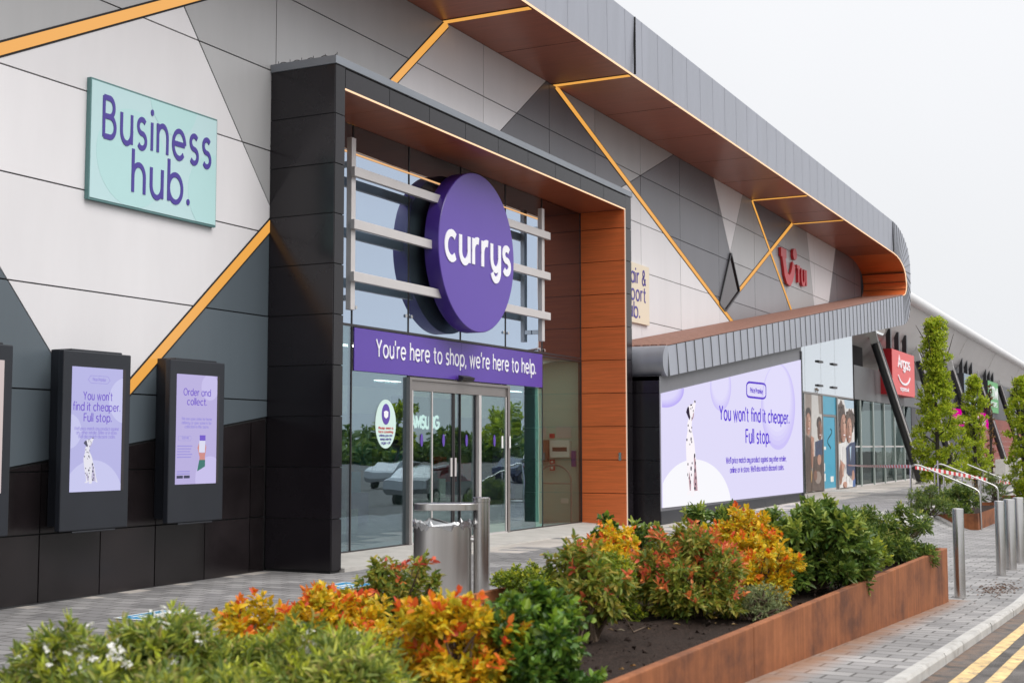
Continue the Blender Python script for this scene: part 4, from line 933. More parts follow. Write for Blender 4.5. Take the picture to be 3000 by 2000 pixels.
mb = MB(); mb.box(12.985, 13.10, y-.0065, y-.0042, 1.355, 1.39); mb.box(13.12, 13.23, y-.0065, y-.0042, 1.355, 1.39); mb.build('badge', emis('badge_dark', (.07, .07, .12), 1), sc_)
k, y = kiosk(9.27, 10.33, 'charcoal wall kiosk cut off by the left picture edge', (9.8, 11.4, .8))
mb = MB(); mb.box(9.39, 10.21, y-.004, y-.001, 1.26, 2.68); mb.build('screen', emis('kiosk_screen_blush', (.66, .56, .55), .95), k)

# ------------------------------------------------------------------ big LED screen
LY, LX0, LX1 = 9.93, 26.93, 39.16
ls = thing('led_screen', 'huge lit lilac advertising screen with a dog under the zinc ledge', 'screen', (33, 10.2, 0))
LPOLY = [(26.99, .43), (38.98, .39), (38.98, 4.31), (26.99, 2.89)]
mb = MB()
fr = [(LX0, -.1), (LX1, -.1), (LX1, 4.62), (LX0, 3.16)]
mb.add([(LX0, LY, -.3), (LX1, LY, -.3), (LX1, LY, ledge_out(LX1)+.02), (LX0, LY, ledge_out(LX0)+.02), (LX0, WY, -.3), (LX1, WY, -.3), (LX1, WY, ledge_out(LX1)+.02), (LX0, WY, ledge_out(LX0)+.02)], [(0, 1, 2, 3), (1, 5, 6, 2), (3, 2, 6, 7), (4, 7, 6, 5)])
mb.build('housing', mat('screen_housing', (.16, .16, .175), .45, var=.05), ls)
mb = MB()
for a, b in zip([-.1]+[.73, 1.45, 2.17, 2.9], [.72, 1.44, 2.16, 2.89, 3.17]): mb.box(LX0-.02, LX0-.001, LY+.0, WY, a, b)
mb.build('side_cladding', M['portal'], ls)
mb = MB(); mb.box(LX1-.16, LX1, LY-.03, LY-.001, -.1, 4.58); mb.build('edge_trim', M['kiosk'], ls)
mb = MB()
for a, b in zip(np.linspace(LX0, LX1-.17, 7), np.linspace(LX0, LX1-.17, 7)[1:]): mb.box(a+.005, b-.005, LY-.012, LY-.001, -.05, .36)
mb.build('base_cladding', M['kiosk'], ls)
Ls = .99
mb = MB(); mb.prism_y(LPOLY, LY-.03, LY-.002); scn = mb.build('screen', [screen_mat('led_face', (.775, .74, .985), Ls, .03)], ls)
mb = MB()
def clip_scr(p):
    q = LPOLY if area(LPOLY) > 0 else LPOLY[::-1]
    for a, b in zip(q, q[1:]+q[:1]):
        ex, ez = b[0]-a[0], b[1]-a[1]; l = math.hypot(ex, ez); p = convex_clip(p, -ez/l, ex/l, (-ez*a[0]+ex*a[1])/l)
    return p
SF = LY-.0302
Sf = lambda u, v: tuple(at(1900+u/3.267, 1050+v/3.267, SF)[[0, 2]])
def circ(u, v, ru, rv, n=64):
    return clip_scr([Sf(u+ru*math.cos(t), v+rv*math.sin(t)) for t in np.linspace(0, 2*math.pi, n, endpoint=False)])
def bubble(u, v, ru, rv, m_rim, m_core, k):
    # printed bubble: a pale disc with a deeper lower rim
    m_ = MB(); p = circ(u, v, ru, rv)
    if len(p) > 2: m_.prism_y(p, SF-.001*k-.001, SF)
    b_ = m_.build('bubble', m_rim[0], scn)
    for i in range(1, len(m_rim)):
        f_ = 1-.055*i; m_ = MB(); p = circ(u-ru*.015*i, v-rv*.05*i, ru*f_, rv*f_)
        if len(p) > 2: m_.prism_y(p, SF-.001*k-.001-.0004*i, SF)
        m_.build('bubble_tone', m_rim[i], b_)
tone = lambda a: emis('bubble_%d' % round(a*100), tuple((1-a)*x_+a*y_ for x_, y_ in zip((.775, .74, .985), (.53, .45, .95))), Ls)
b1 = [tone(t) for t in (1, .75, .5, .3, .12)]; b2 = [tone(t) for t in (.55, .4, .25, .12, .0)]
bubble(162, 300, 176, 168, b1, None, 1); bubble(690, 270, 100, 230, b2, None, 1); bubble(1240, 460, 162, 412, [tone(t) for t in (.62, .45, .3, .15, .0)], None, 1)
mb = MB(); p = circ(440, 1420, 350, 456)
mb.prism_y(p, SF-.0012, SF); mb.build('hill_shape', emis('led_white', (.96, .955, 1), Ls), scn)
dog(emis('led_dog_white', (.98, .93, .97), 1), emis('led_dog_spot', (.035, .025, .05), 1), emis('led_dog_shade', (.50, .33, .37), 1), scn, Sf, SF-.001)
mb = MB(); fx = facing(SF-.0045)
def fitS(s_, u0, u1, vb, vt, um, track=.19, w=.11, cap=.71):
    a, b = Sf(u0, vb), Sf(u1, vb); zb = Sf(um, vb)[1]; zt = Sf(um, vt)[1]
    fit_text(mb, s_, fx, a[0], b[0], zb, (zt-zb)/cap, w, track, .006)
fitS("You won't find it cheaper.", 678, 1342, 602, 470, 990, .20, .10, .76); fitS('Full stop.', 930, 1158, 808, 672, 1040, .20, .10, .76)
mb.build('headline', emis('led_ink', (.105, .045, .66), 1), scn)
mb = MB(); fitS("We'll price match any product against any other retailer,", 740, 1316, 990, 935, 1030, .19, .09, .76); fitS("online or in store. We'll also match discount codes.", 778, 1292, 1078, 1022, 1030, .19, .09, .76)
fitS('Price Promise', 972, 1090, 330, 285, 1030, .19, .10, .71)
mb.build('small_print', emis('led_ink2', (.15, .085, .62), 1), scn)
mb = MB()
rr = [(960, 226), (1090, 240)]+[(1090+32*math.sin(R(a)), 274-34*math.cos(R(a))) for a in (30, 60, 90)]+[(1122, 348)]+[(1092+30*math.cos(R(a)), 350+32*math.sin(R(a))) for a in (30, 60, 90)]+[(970, 368)]+[(968-30*math.sin(R(a)), 336+32*math.cos(R(a))) for a in (30, 60, 90)]+[(938, 256)]+[(968-30*math.cos(R(a)), 256-30*math.sin(R(a))) for a in (30, 60, 90)]
rr = [Sf(*p) for p in rr]; rr.append(rr[0]); dd = lerp_path(rr, 88)
for q in dd[:-1]: mb.prism_y([(q[0]+.038*math.cos(t), q[1]+.028*math.sin(t)) for t in np.linspace(0, 2*math.pi, 8, endpoint=False)], SF-.006, SF-.0002)
mb.build('dotted_border', emis('led_ink3', (.12, .06, .6), 1), scn)

# ------------------------------------------------------------------ litter bin
bx_, by_ = 12.95, 7.36; bz = gz(bx_, by_)
bn_ = thing('litter_bin', 'brushed steel litter bin with an overhanging lid arm and a post', 'bin', (bx_, by_, bz))
def capsule(cx, cy, hx, r_, n=14):           # plan outline with two round ends, long along the front
    p = [(cx+hx+r_*math.cos(a), cy+r_*math.sin(a)) for a in np.linspace(-math.pi/2, math.pi/2, n)]+[(cx-hx+r_*math.cos(a), cy+r_*math.sin(a)) for a in np.linspace(math.pi/2, 3*math.pi/2, n)]
    return p
ang = R(-62)
rotp = lambda P, cx=bx_, cy=by_: [(cx+(a-cx)*math.cos(ang)-(b-cy)*math.sin(ang), cy+(a-cx)*math.sin(ang)+(b-cy)*math.cos(ang)) for a, b in P]
mb = MB(); P = rotp(capsule(bx_, by_, .10, .225)); Q = rotp(capsule(bx_, by_, .095, .21))
n = len(P); mb.v = [(p[0], p[1], bz+.04) for p in P]+[(p[0], p[1], bz+.86) for p in P]+[(p[0], p[1], bz+.86) for p in Q]+[(p[0], p[1], bz+.5) for p in Q]
for r_ in range(3): mb.f += [(r_*n+i, r_*n+(i+1) % n, (r_+1)*n+(i+1) % n, (r_+1)*n+i) for i in range(n)]
mb.f += [tuple(range(3*n, 4*n)), tuple(range(n-1, -1, -1))]; mb.m = [0]*len(mb.f)
mb.build('bin_body', M['steel'], bn_, smooth=True)
mb = MB(); mb.prism_z(rotp(capsule(bx_, by_, .08, .16)), bz, bz+.04); mb.build('base', M['rubber'], bn_)
mb = MB(); mb.prism_z(rotp(capsule(bx_+.04, by_, .15, .21)), bz+1.03, bz+1.105); mb.build('lid', M['steel'], bn_, smooth=True, bevel=.006)
pp = rotp([(bx_+.435, by_-.02)])[0]
mb = MB(); mb.lathe([(.092, bz), (.092, bz+1.115), (.087, bz+1.12), (.097, bz+1.12), (.097, bz+1.165), (.09, bz+1.17)], pp[0], pp[1], 28); mb.build('post', M['steel2'], bn_, smooth=True)
mb = MB(); q0 = rotp([(bx_+.25, by_)])[0]; mb.tube([(q0[0], q0[1], bz+.7), (pp[0], pp[1], bz+.7)], .03, 8); mb.build('bracket', M['steel2'], bn_)
mb = MB(); n = 44; rings = []
for j, (rad, zz) in enumerate(((.93, .76), (.99, .865), (1.06, .89), (1.12, .872), (1.09, .83))):
    P = rotp(capsule(bx_, by_, .095*rad, .21*rad, 22)); rings.append([(p[0], p[1], bz+zz+random.uniform(-.03, .045)*(j > 0)) for p in P])
for r_ in rings: mb.v += r_
for j in range(4): mb.f += [(j*44+i, j*44+(i+1) % 44, (j+1)*44+(i+1) % 44, (j+1)*44+i) for i in range(44)]
mb.m = [0]*len(mb.f)
tag(mb.build('bin_liner', M['bag']), 'crumpled clear plastic liner poking out of the steel bin', 'bin liner')

# floor stickers
def floor_sticker(px0, px1, label, rot=0):
    cx, cy = px0, px1; z_ = gz(cx, cy)+.006
    f = thing('floor_sticker', label, 'floor sticker', (cx, cy, z_))
    m_ = MB(); m_.box(cx-.38, cx+.38, cy-.27, cy+.27, z_-.001, z_); m_.build('border', M['paper'], f)
    m_ = MB(); m_.box(cx-.34, cx+.34, cy-.23, cy+.23, z_+.0005, z_+.0015); m_.build('panel', mat('blue_vinyl', (.02, .25, .5), .5), f)
    m_ = MB(); m_.box(cx-.25, cx+.22, cy-.12, cy-.06, z_+.002, z_+.003); m_.box(cx-.25, cx+.16, cy+.0, cy+.06, z_+.002, z_+.003); m_.box(cx-.25, cx+.0, cy+.11, cy+.15, z_+.002, z_+.003); m_.build('stripe', M['paper'], f)
q = atz(1012, 1716, -.01); floor_sticker(q[0], q[1], 'blue and white floor sticker on the paving in front of the portal')
q = atz(462, 1806, -.04); floor_sticker(q[0], q[1], 'floor sticker mostly hidden behind the pale green foreground bush')

# ------------------------------------------------------------------ weathering-steel planter with its soil
def pfy(x): return 2.52-.0147*(x-4)             # street-side face
PB, PEX, PTOP = 5.0, 15.66, .60
pl = thing('planter', 'long rusty weathering steel planter beside the road full of shrubs', 'planter', (10, 3.7, .2))
cuts = [-1.0, 4.3, 8.35, 12.75, PEX]
for a, b in zip(cuts, cuts[1:]):
    a_, b_ = a+.0025, b-.0025
    mb = MB()
    zf = lambda x_: zs(x_)-.12
    o_ = [(a_, pfy(a_), zf(a_)), (b_, pfy(b_), zf(b_)), (b_, pfy(b_), PTOP), (a_, pfy(a_), PTOP), (a_, pfy(a_)+.06, PTOP), (b_, pfy(b_)+.06, PTOP), (b_, pfy(b_)+.06, .3), (a_, pfy(a_)+.06, .3)]
    mb.add(o_, [(0, 1, 2, 3), (3, 2, 5, 4), (4, 5, 6, 7), (0, 3, 4, 7), (1, 6, 5, 2)]); mb.build('steel_panel', M['corten'], pl, bevel=.007)
    mb = MB(); mb.box(a_, b_, PB-.05, PB, -.2, PTOP-.002); mb.build('steel_panel', M['corten'], pl, bevel=.006)
mb = MB(); mb.box(PEX-.05, PEX+.001, pfy(PEX)+.002, PB-.001, -.2, PTOP+.001); mb.build('steel_panel', M['corten'], pl, bevel=.006)
nx, ny = 150, 46
X_ = np.linspace(-.9, PEX-.05, nx); Y_ = np.linspace(0, 1, ny)
hm = np.zeros((ny, nx))
for s_, amp in ((5, .02), (11, .018), (23, .014), (60, .010)):
    g_ = rng.normal(size=(max(3, int(s_*.35)), s_)); iy = np.linspace(0, g_.shape[0]-1.001, ny); ix = np.linspace(0, s_-1.001, nx)
    y0_, x0_ = iy.astype(int), ix.astype(int); fy, fx_ = (iy-y0_)[:, None], (ix-x0_)[None, :]
    hm += amp*((g_[y0_][:, x0_]*(1-fx_)+g_[y0_][:, x0_+1]*fx_)*(1-fy)+(g_[y0_+1][:, x0_]*(1-fx_)+g_[y0_+1][:, x0_+1]*fx_)*fy)
mb = MB(); mb.v = [(X_[i], pfy(X_[i])+.06+Y_[j]*(PB-.05-pfy(X_[i])-.06), .51+hm[j, i]+.02*math.sin(Y_[j]*math.pi)) for j in range(ny) for i in range(nx)]
mb.f = [(j*nx+i, j*nx+i+1, (j+1)*nx+i+1, (j+1)*nx+i) for j in range(ny-1) for i in range(nx-1)]; mb.m = [0]*len(mb.f)
# clods and bark chips
for k in range(1500):
    x_ = random.uniform(5, 14); y_ = random.uniform(pfy(x_)+.1, 4.7); r_ = random.uniform(.006, .022); z_ = .525+random.uniform(-.005, .03)
    c_ = [(x_+r_*random.uniform(-1.3, 1.3), y_+r_*random.uniform(-1.3, 1.3), z_+r_*random.uniform(-.7, .9)) for _ in range(5)]
    mb.add(c_, [(0, 1, 2), (0, 2, 3), (0, 3, 4), (1, 2, 4), (2, 3, 4), (0, 1, 4)])
soil = mb.build('soil', M['soil'], pl)
mb = MB()
for k in range(70):
    x_ = random.uniform(5.5, 13); y_ = random.uniform(pfy(x_)+.12, 4.4); a_ = random.uniform(0, 6.3); l_ = random.uniform(.02, .06)
    d = (math.cos(a_)*l_, math.sin(a_)*l_); w_ = (-d[1]*.3, d[0]*.3); z_ = .56+random.uniform(0, .02)
    mb.add([(x_, y_, z_), (x_+d[0]*.5+w_[0], y_+d[1]*.5+w_[1], z_+.012), (x_+d[0], y_+d[1], z_+.006), (x_+d[0]*.5-w_[0], y_+d[1]*.5-w_[1], z_+.012)], [(0, 1, 2, 3)])
ft = leafmat('fallen_leaf', [(.30, .14, .03), (.4, .28, .08), (.16, .09, .04), (.34, .30, .2)], .1)
tag(mb.build('leaf_litter', ft, soil), kind='stuff')

# ------------------------------------------------------------------ foliage
def np_mesh(name, V, F, mi, mats, parent):
    me = bpy.data.meshes.new(name); nf, k = F.shape
    me.vertices.add(len(V)); me.vertices.foreach_set('co', V.astype(np.float32).ravel())
    me.loops.add(nf*k); me.loops.foreach_set('vertex_index', F.astype(np.int32).ravel())
    me.polygons.add(nf); me.polygons.foreach_set('loop_start', np.arange(0, nf*k, k, dtype=np.int32)); me.polygons.foreach_set('loop_total', np.full(nf, k, dtype=np.int32))
    for m in mats: me.materials.append(m)
    me.polygons.foreach_set('material_index', mi.astype(np.int32)); me.update(calc_edges=True); me.validate()
    me.shade_smooth()
    o = bpy.data.objects.new(name, me); C.objects.link(o)
    if parent is not None: o.parent = parent; o.matrix_parent_inverse = Matrix.Translation(parent.location).inverted()
    return o
def unit(a): return a/(np.linalg.norm(a, axis=-1, keepdims=True)+1e-9)
def leaf_geo(P, D, L, W):
    n = len(P); D = unit(D); side = unit(np.cross(D, np.array([0, 0, 1.]))+rng.normal(scale=.45, size=(n, 3))); side = unit(side-D*np.sum(side*D, 1, keepdims=True))
    up = np.cross(side, D); L = L[:, None]; W = W[:, None]; f = W*rng.uniform(.08, .35, (n, 1)); dr = L*rng.uniform(-.05, .28, (n, 1))
    v = np.stack([P, P+D*L*.34+side*W*.5+up*f, P+D*L*.74+side*W*.36+up*(f*.6)-up*dr*.45, P+D*L-up*dr, P+D*L*.74-side*W*.36+up*(f*.6)-up*dr*.45, P+D*L*.34-side*W*.5+up*f], 1)
    i = np.arange(n)[:, None]*6
    F = np.concatenate([i+np.array([0, 3, 2, 1]), i+np.array([0, 5, 4, 3])], 1).reshape(-1, 4)
    return v.reshape(-1, 3), F
def rand_dirs(n):
    d = unit(rng.normal(size=(n, 3))); return d
LM = {
 'choisya': leafmat('choisya_leaf', [(.08, .14, .028), (.19, .27, .05), (.40, .46, .065), (.12, .19, .045), (.28, .34, .08), (.55, .56, .085), (.15, .23, .05), (.58, .44, .16)]),
 'choisya_tip': leafmat('choisya_new_leaf', [(.46, .55, .05), (.60, .60, .06), (.36, .44, .05)]),
 'choisya_dk': leafmat('choisya_dark_leaf', [(.045, .095, .022), (.10, .17, .035), (.20, .28, .05), (.07, .13, .03), (.30, .36, .055)]),
 'gold': leafmat('golden_leaf', [(.70, .40, .014), (.86, .56, .02), (.70, .58, .035), (.38, .38, .03), (.84, .48, .016), (.22, .26, .03)]),
 'flame': leafmat('flame_tip_leaf', [(.80, .13, .03), (.84, .28, .025), (.66, .07, .035), (.88, .36, .02)]),
 'pieris': leafmat('pieris_leaf', [(.09, .16, .03), (.19, .26, .035), (.33, .36, .05), (.40, .30, .05), (.13, .21, .035)]),
 'pieris_tip': leafmat('pieris_red_leaf', [(.74, .14, .06), (.56, .08, .06), (.78, .27, .07), (.68, .2, .06)]),
 'gloss': leafmat('glossy_green_leaf', [(.03, .08, .018), (.07, .15, .025), (.14, .26, .035), (.045, .11, .025), (.28, .38, .045)], .25, .28),
 'gloss_tip': leafmat('fresh_green_leaf', [(.15, .30, .025), (.26, .38, .035), (.10, .22, .025)], .35, .3),
 'box': leafmat('boxwood_leaf', [(.10, .16, .02), (.20, .28, .025), (.32, .38, .03), (.08, .14, .02)]),
 'box_tip': leafmat('boxwood_new_leaf', [(.40, .44, .035), (.48, .46, .03)]),
 'laurel': leafmat('laurel_leaf', [(.045, .10, .022), (.11, .19, .035), (.21, .30, .055), (.07, .14, .03), (.30, .36, .075)], .25, .3),
 'laurel_tip': leafmat('laurel_new_leaf', [(.30, .38, .055), (.40, .44, .08), (.22, .31, .05)], .3, .35),
 'sage': leafmat('grey_green_leaf', [(.16, .22, .09), (.24, .28, .12), (.30, .30, .13)]),
 'hornbeam': leafmat('hornbeam_leaf', [(.18, .28, .025), (.44, .54, .04), (.66, .72, .06), (.30, .42, .03)], .4),
 'brownleaf': leafmat('withered_leaf', [(.20, .11, .035), (.30, .17, .05), (.14, .10, .04)]),
 'grassy': leafmat('bronze_grass_blade', [(.32, .19, .07), (.42, .26, .09), (.22, .18, .06)]),
 'petal': leafmat('white_petal', [(.8, .78, .74), (.86, .85, .82)], .3),
}
def foliage(parent, lumps, dens, L, W, per, mats, tipfrac=.25, up=.5, shell=.35, name='foliage', flat=.0):
    # lumps: (centre, radii); shoots sit in each lump's outer shell; leaves spiral round each shoot
    PS, DS, TP = [], [], []
    for c, r_ in lumps:
        c, r_ = np.array(c, float), np.array(r_, float)
        ar = 4*math.pi*((r_[0]*r_[1])**1.6/3+(r_[0]*r_[2])**1.6/3+(r_[1]*r_[2])**1.6/3)**(1/1.6)
        n = max(6, int(ar*dens)); d = rand_dirs(n); d = d[d[:, 2] > -.75]; n = len(d)
        rad = (1-shell*rng.random((n, 1))**1.6)*rng.uniform(.86, 1.10, (n, 1))
        PS.append(c+d*r_*rad); DS.append(unit(d+np.array([0, 0, up])+rng.normal(scale=.3, size=(n, 3))))
        TP.append((d[:, 2] > .05) & (rad[:, 0] > .8) & (rng.random(n) < tipfrac))
    P = np.concatenate(PS); D = np.concatenate(DS); T_ = np.concatenate(TP); n = len(P)
    ok = P[:, 2] > .5 if parent.get('soil') else np.ones(n, bool); P, D, T_ = P[ok], D[ok], T_[ok]; n = len(P)
    a1 = unit(np.cross(D, rand_dirs(n))); a2 = np.cross(D, a1)
    LP, LD, LL, LW_, MI = [], [], [], [], []
    for k in range(per):
        t = k/max(1, per-1); phi = k*2.4+rng.uniform(0, 6.28, n)*.3; tilt = R(72)-t*R(48)+rng.normal(scale=.18, size=n)
        q = np.cos(phi)[:, None]*a1+np.sin(phi)[:, None]*a2
        LP.append(P+D*(t*L*1.1-L*.6)); LD.append(D*np.cos(tilt)[:, None]+q*np.sin(tilt)[:, None]-np.array([0, 0, flat]))
        LL.append(L*rng.uniform(.5, 1.3, n)*(1-.25*t)); LW_.append(W*rng.uniform(.75, 1.2, n))
        MI.append(np.where(T_ & (t > .3), 1, 0))
    V, F = leaf_geo(np.concatenate(LP), np.concatenate(LD), np.concatenate(LL), np.concatenate(LW_))
    return np_mesh(name, V, F, np.repeat(np.concatenate(MI), 2), [LM[m] for m in mats], parent), P, D
def stems(parent, base, tips, r0=.012, m='twig', spread=.08, name='stem'):
    mb = MB()
    for t in tips:
        b = np.array(base)+np.array([random.uniform(-spread, spread), random.uniform(-spread, spread), 0]); t = np.array(t)
        mid = b*.5+t*.5+np.array([random.uniform(-.06, .06), random.uniform(-.06, .06), .04])
        mb.tube([b, b*.75+mid*.25+np.array([0, 0, .02]), mid, mid*.4+t*.6, t], [r0, r0*.9, r0*.7, r0*.5, r0*.25], 5)
    return mb.build(name, M[m], parent, smooth=True)
def flowers(parent, P, n, r_=.016, per=5):
    idx = rng.choice(len(P), n, replace=False); LP, LD = [], []
    for i in idx:
        c = P[i]+np.array([0, 0, .02])
        for _ in range(rng.integers(4, 9)):
            cc = c+np.array([0, 0, .025])+rng.normal(scale=.024, size=3); ax = unit(np.array([0, -.4, 1.])+rng.normal(scale=.4, size=3)); s1 = unit(np.cross(ax, [1, .3, 0])); s2 = np.cross(ax, s1)
            for k in range(per):
                a = 2*math.pi*k/per; LP.append(cc); LD.append(s1*math.cos(a)+s2*math.sin(a)+ax*.25)
    m = len(LP); V, F = leaf_geo(np.array(LP), np.array(LD), np.full(m, r_*1.35), np.full(m, r_))
    return np_mesh('blossom', V, F, np.zeros(len(F)), [LM['petal']], parent)
GRP = 'shrubs in the weathering steel planter'
def shrub(xc, hw, ptop, Y, kind, label, lumpiness=7, wy=None, zb=.50, group=GRP, dens=None, X=None, flw=0):
    top = at(xc, ptop, Y); x_ = top[0]; dep = float(np.dot(top-np.array([0, 0, CAMZ]), fw)); rw = hw*dep/FPX*1.22; h = max(.12, top[2]-zb)
    wy = wy or rw
    spec = {  # density, leaf length, leaf width, leaves per shoot, materials, share of coloured tips, uprightness, shell, droop
     'choisya': (250, .066, .0135, 11, ('choisya', 'choisya_tip'), .3, .55, .4, .05), 'choisya_dk': (300, .06, .016, 10, ('choisya_dk', 'choisya'), .45, .5, .4, .05),
     'spirea': (205, .060, .028, 8, ('gold', 'flame'), .45, .7, .45, .0), 'pieris': (210, .066, .021, 9, ('pieris', 'pieris_tip'), .62, .6, .5, .14),
     'leggy': (110, .07, .026, 9, ('pieris', 'pieris_tip'), .3, .8, .6, .3), 'gloss': (250, .062, .034, 8, ('gloss', 'gloss_tip'), .3, .5, .4, .1),
     'box': (850, .028, .017, 6, ('box', 'box_tip'), .5, .5, .35, 0), 'laurel': (190, .085, .032, 9, ('laurel', 'laurel_tip'), .42, .7, .42, .1),
     'sage': (300, .035, .012, 7, ('sage', 'choisya_tip'), .3, .4, .6, .0)}[kind]
    t = thing('shrub', label, 'shrub', (x_, Y, zb), group); t['soil'] = zb > .4
    lumps = []
    zc = zb+h*.5
    lumps.append(((x_, Y, zb+h*.42), (rw*.55, wy*.55, h*.40)))
    for i in range(lumpiness*2):
        a = 2.4*i+random.uniform(-.5, .5); f = .25+.6*math.sqrt(random.random()); q = rw*random.uniform(.20, .40)
        zz = zb+h*random.uniform(.10, .84)*(1-.45*f*f)
        lumps.append(((x_+math.cos(a)*f*rw, Y+math.sin(a)*f*wy, zz), (q, q*wy/rw, min(q*1.1, h*random.uniform(.14, .26)))))
    for i in range(lumpiness+1):                                 # longer shoots that break the outline
        a = random.uniform(0, 6.3); f = random.uniform(.15, .92); q = random.uniform(.10, .2)*(rw+.1)
        zt_ = zb+h*(1.0-.42*f*f)*random.uniform(.86, 1.0)
        lumps.append(((x_+math.cos(a)*f*rw, Y+math.sin(a)*f*wy, zt_-q*.6), (q, q, q*random.uniform(.8, 1.5))))
    d = dens or spec[0]
    fo, P, D = foliage(t, lumps, d, spec[1], spec[2], spec[3], spec[4], spec[5], spec[6], spec[7], flat=spec[8])
    stems(t, (x_, Y, zb), [l[0] for l in lumps]+[P[i] for i in rng.choice(len(P), min(len(P), 10))], .011 if kind != 'leggy' else .012)
    if flw: flowers(t, P[P[:, 2] > zb+h*.45], flw)
    return t
shrub(190, 170, 1850, 4.25, 'choisya', 'pale green choisya bush at the near left end of the planter with white blossom', 8, flw=18)
shrub(520, 225, 1795, 4.05, 'choisya', 'pale green choisya bush standing before the tiled wall with white blossom', 9, flw=14)
shrub(900, 230, 1835, 3.55, 'choisya', 'pale green choisya bush below the orange and red bush', 8, flw=9)
shrub(430, 330, 1960, 3.25, 'choisya', 'pale green bush along the bottom edge of the photo', 7, dens=230)
shrub(1010, 170, 1915, 3.15, 'choisya', 'pale green bush at the foot of the yellow and orange shrub', 7, dens=260)
shrub(745, 105, 1745, 4.75, 'spirea', 'orange bush with red tips left of the golden one at the planter back', 6)
shrub(985, 135, 1722, 4.6, 'spirea', 'golden yellow bush with red tips at the left of the litter bin', 7)
shrub(1180, 100, 1600, 4.8, 'leggy', 'leggy shrub with coral tips and bare stems in front of the bin', 5, dens=130)
shrub(1325, 150, 1722, 3.2, 'spirea', 'golden orange shrub in front of the litter bin', 8)
shrub(1560, 150, 1735, 2.92, 'gloss', 'glossy green shrub beside bare soil nearest the rusty planter wall', 9)
shrub(1545, 85, 1655, 4.75, 'box', 'low clipped yellow green boxwood behind the glossy green shrub', 6)
shrub(1715, 105, 1585, 3.4, 'leggy', 'leggy shrub with drooping leaves and bare twigs in the middle of the bed', 6, dens=150)
shrub(1775, 95, 1620, 3.65, 'box', 'round yellow green boxwood behind the drooping leggy shrub', 6)
shrub(1810, 125, 1540, 4.15, 'spirea', 'orange and yellow shrub at the back behind the boxwood', 7)
shrub(1790, 60, 1500, 4.88, 'gloss', 'small green shrub in front of the timber jamb at the back of the bed', 4)
shrub(1890, 40, 1520, 4.85, 'laurel', 'slim green shoot below the black side of the lit screen', 3)
shrub(2010, 145, 1530, 3.22, 'pieris', 'big green shrub flushed with red tips in the centre of the planter', 10)
shrub(2165, 125, 1485, 3.35, 'spirea', 'tall orange and gold shrub below the screen text', 9)
shrub(2235, 85, 1560, 2.95, 'spirea', 'bright yellow shrub leaning on the dark laurel', 6)
shrub(2040, 45, 1468, 4.85, 'laurel', 'green laurel tip below the dog on the screen', 3)
shrub(2125, 42, 1470, 4.8, 'laurel', 'green laurel tip right of the one below the screen dog', 3)
shrub(2215, 80, 1700, 2.76, 'sage', 'small wispy grey green plant at the foot of the yellow shrub', 5)
shrub(2375, 150, 1462, 2.84, 'laurel', 'large dark green laurel leaning over the rusty rim', 10)
shrub(2515, 66, 1560, 2.66, 'box', 'golden variegated shrub between laurel and white-flowered bush', 6)
shrub(2500, 100, 1475, 3.1, 'choisya_dk', 'dark green choisya behind the golden variegated shrub', 7)
shrub(2600, 108, 1475, 2.82, 'choisya_dk', 'dark green choisya with white blossom at the far planter end', 9, flw=46)
# bare twigs
tw = thing('dead_twig', 'bare broken twigs sticking out of the soil', 'twig', (8.3, 3.5, .52)); mb = MB()
b_ = atz(1690, 1895, .53)
for q in ((1655, 1800), (1720, 1790), (1745, 1830), (1700, 1760), (1630, 1840)):
    e_ = at(q[0], q[1], b_[1]+random.uniform(-.1, .1)); mb.tube([b_, b_*.6+e_*.4+np.array([.01, 0, -.02]), e_], [.009, .006, .003], 5)
b_ = atz(1855, 1850, .53)
for q in ((1825, 1800), (1890, 1835)): mb.tube([b_, at(q[0], q[1], b_[1])], [.005, .003], 5)
mb.build('branch', M['twig'], tw, smooth=True)

# ------------------------------------------------------------------ bollards
def bollard(x_, y_, r_, label):
    z_ = gz(x_, y_); t = thing('bollard', label, 'bollard', (x_, y_, z_), 'steel bollards along the kerb'); h = 1.03
    m_ = MB(); m_.lathe([(r_, z_-.05), (r_, z_+h-.012), (r_*.97, z_+h-.003), (r_*.9, z_+h), (0.001, z_+h+.004)], x_, y_, 32); m_.build('tube', M['steel2'], t, smooth=True)
    m_ = MB(); m_.lathe([(r_+.012, z_-.02), (r_+.012, z_+.006), (r_+.002, z_+.008)], x_, y_, 28); m_.build('collar', M['frame'], t)
bollard(16.2, 2.30, .064, 'lone steel bollard beside the end of the rusty planter')
bollard(19.7, 2.24, .064, 'slim steel bollard at the left end of the row by the kerb')
bollard(20.85, 2.23, .080, 'thick steel bollard right behind the slim one in the row')
bollard(22.5, 2.27, .080, 'third steel bollard of the kerbside row from the left')
bollard(24.4, 2.25, .080, 'steel bollard cut off by the right photo edge')

# drain grating and leaf debris
mb = MB()
for k in range(260):
    x_ = 17.5+random.gauss(0, .5); y_ = 2.02+random.gauss(0, .12); z_ = gz(x_, y_)+.004; a_ = random.uniform(0, 6.3); l_ = random.uniform(.02, .05)
    d = (math.cos(a_)*l_, math.sin(a_)*l_); mb.add([(x_, y_, z_), (x_+d[0]*.5-d[1]*.3, y_+d[1]*.5+d[0]*.3, z_+.01), (x_+d[0], y_+d[1], z_+.004), (x_+d[0]*.5+d[1]*.3, y_+d[1]*.5-d[0]*.3, z_+.01)], [(0, 1, 2, 3)])
tag(mb.build('leaf_debris', leafmat('dry_leaf', [(.10, .05, .03), (.2, .1, .05), (.05, .035, .03)], .1)), 'scatter of dry brown leaves on the paving behind the bollard', 'leaves', kind='stuff')

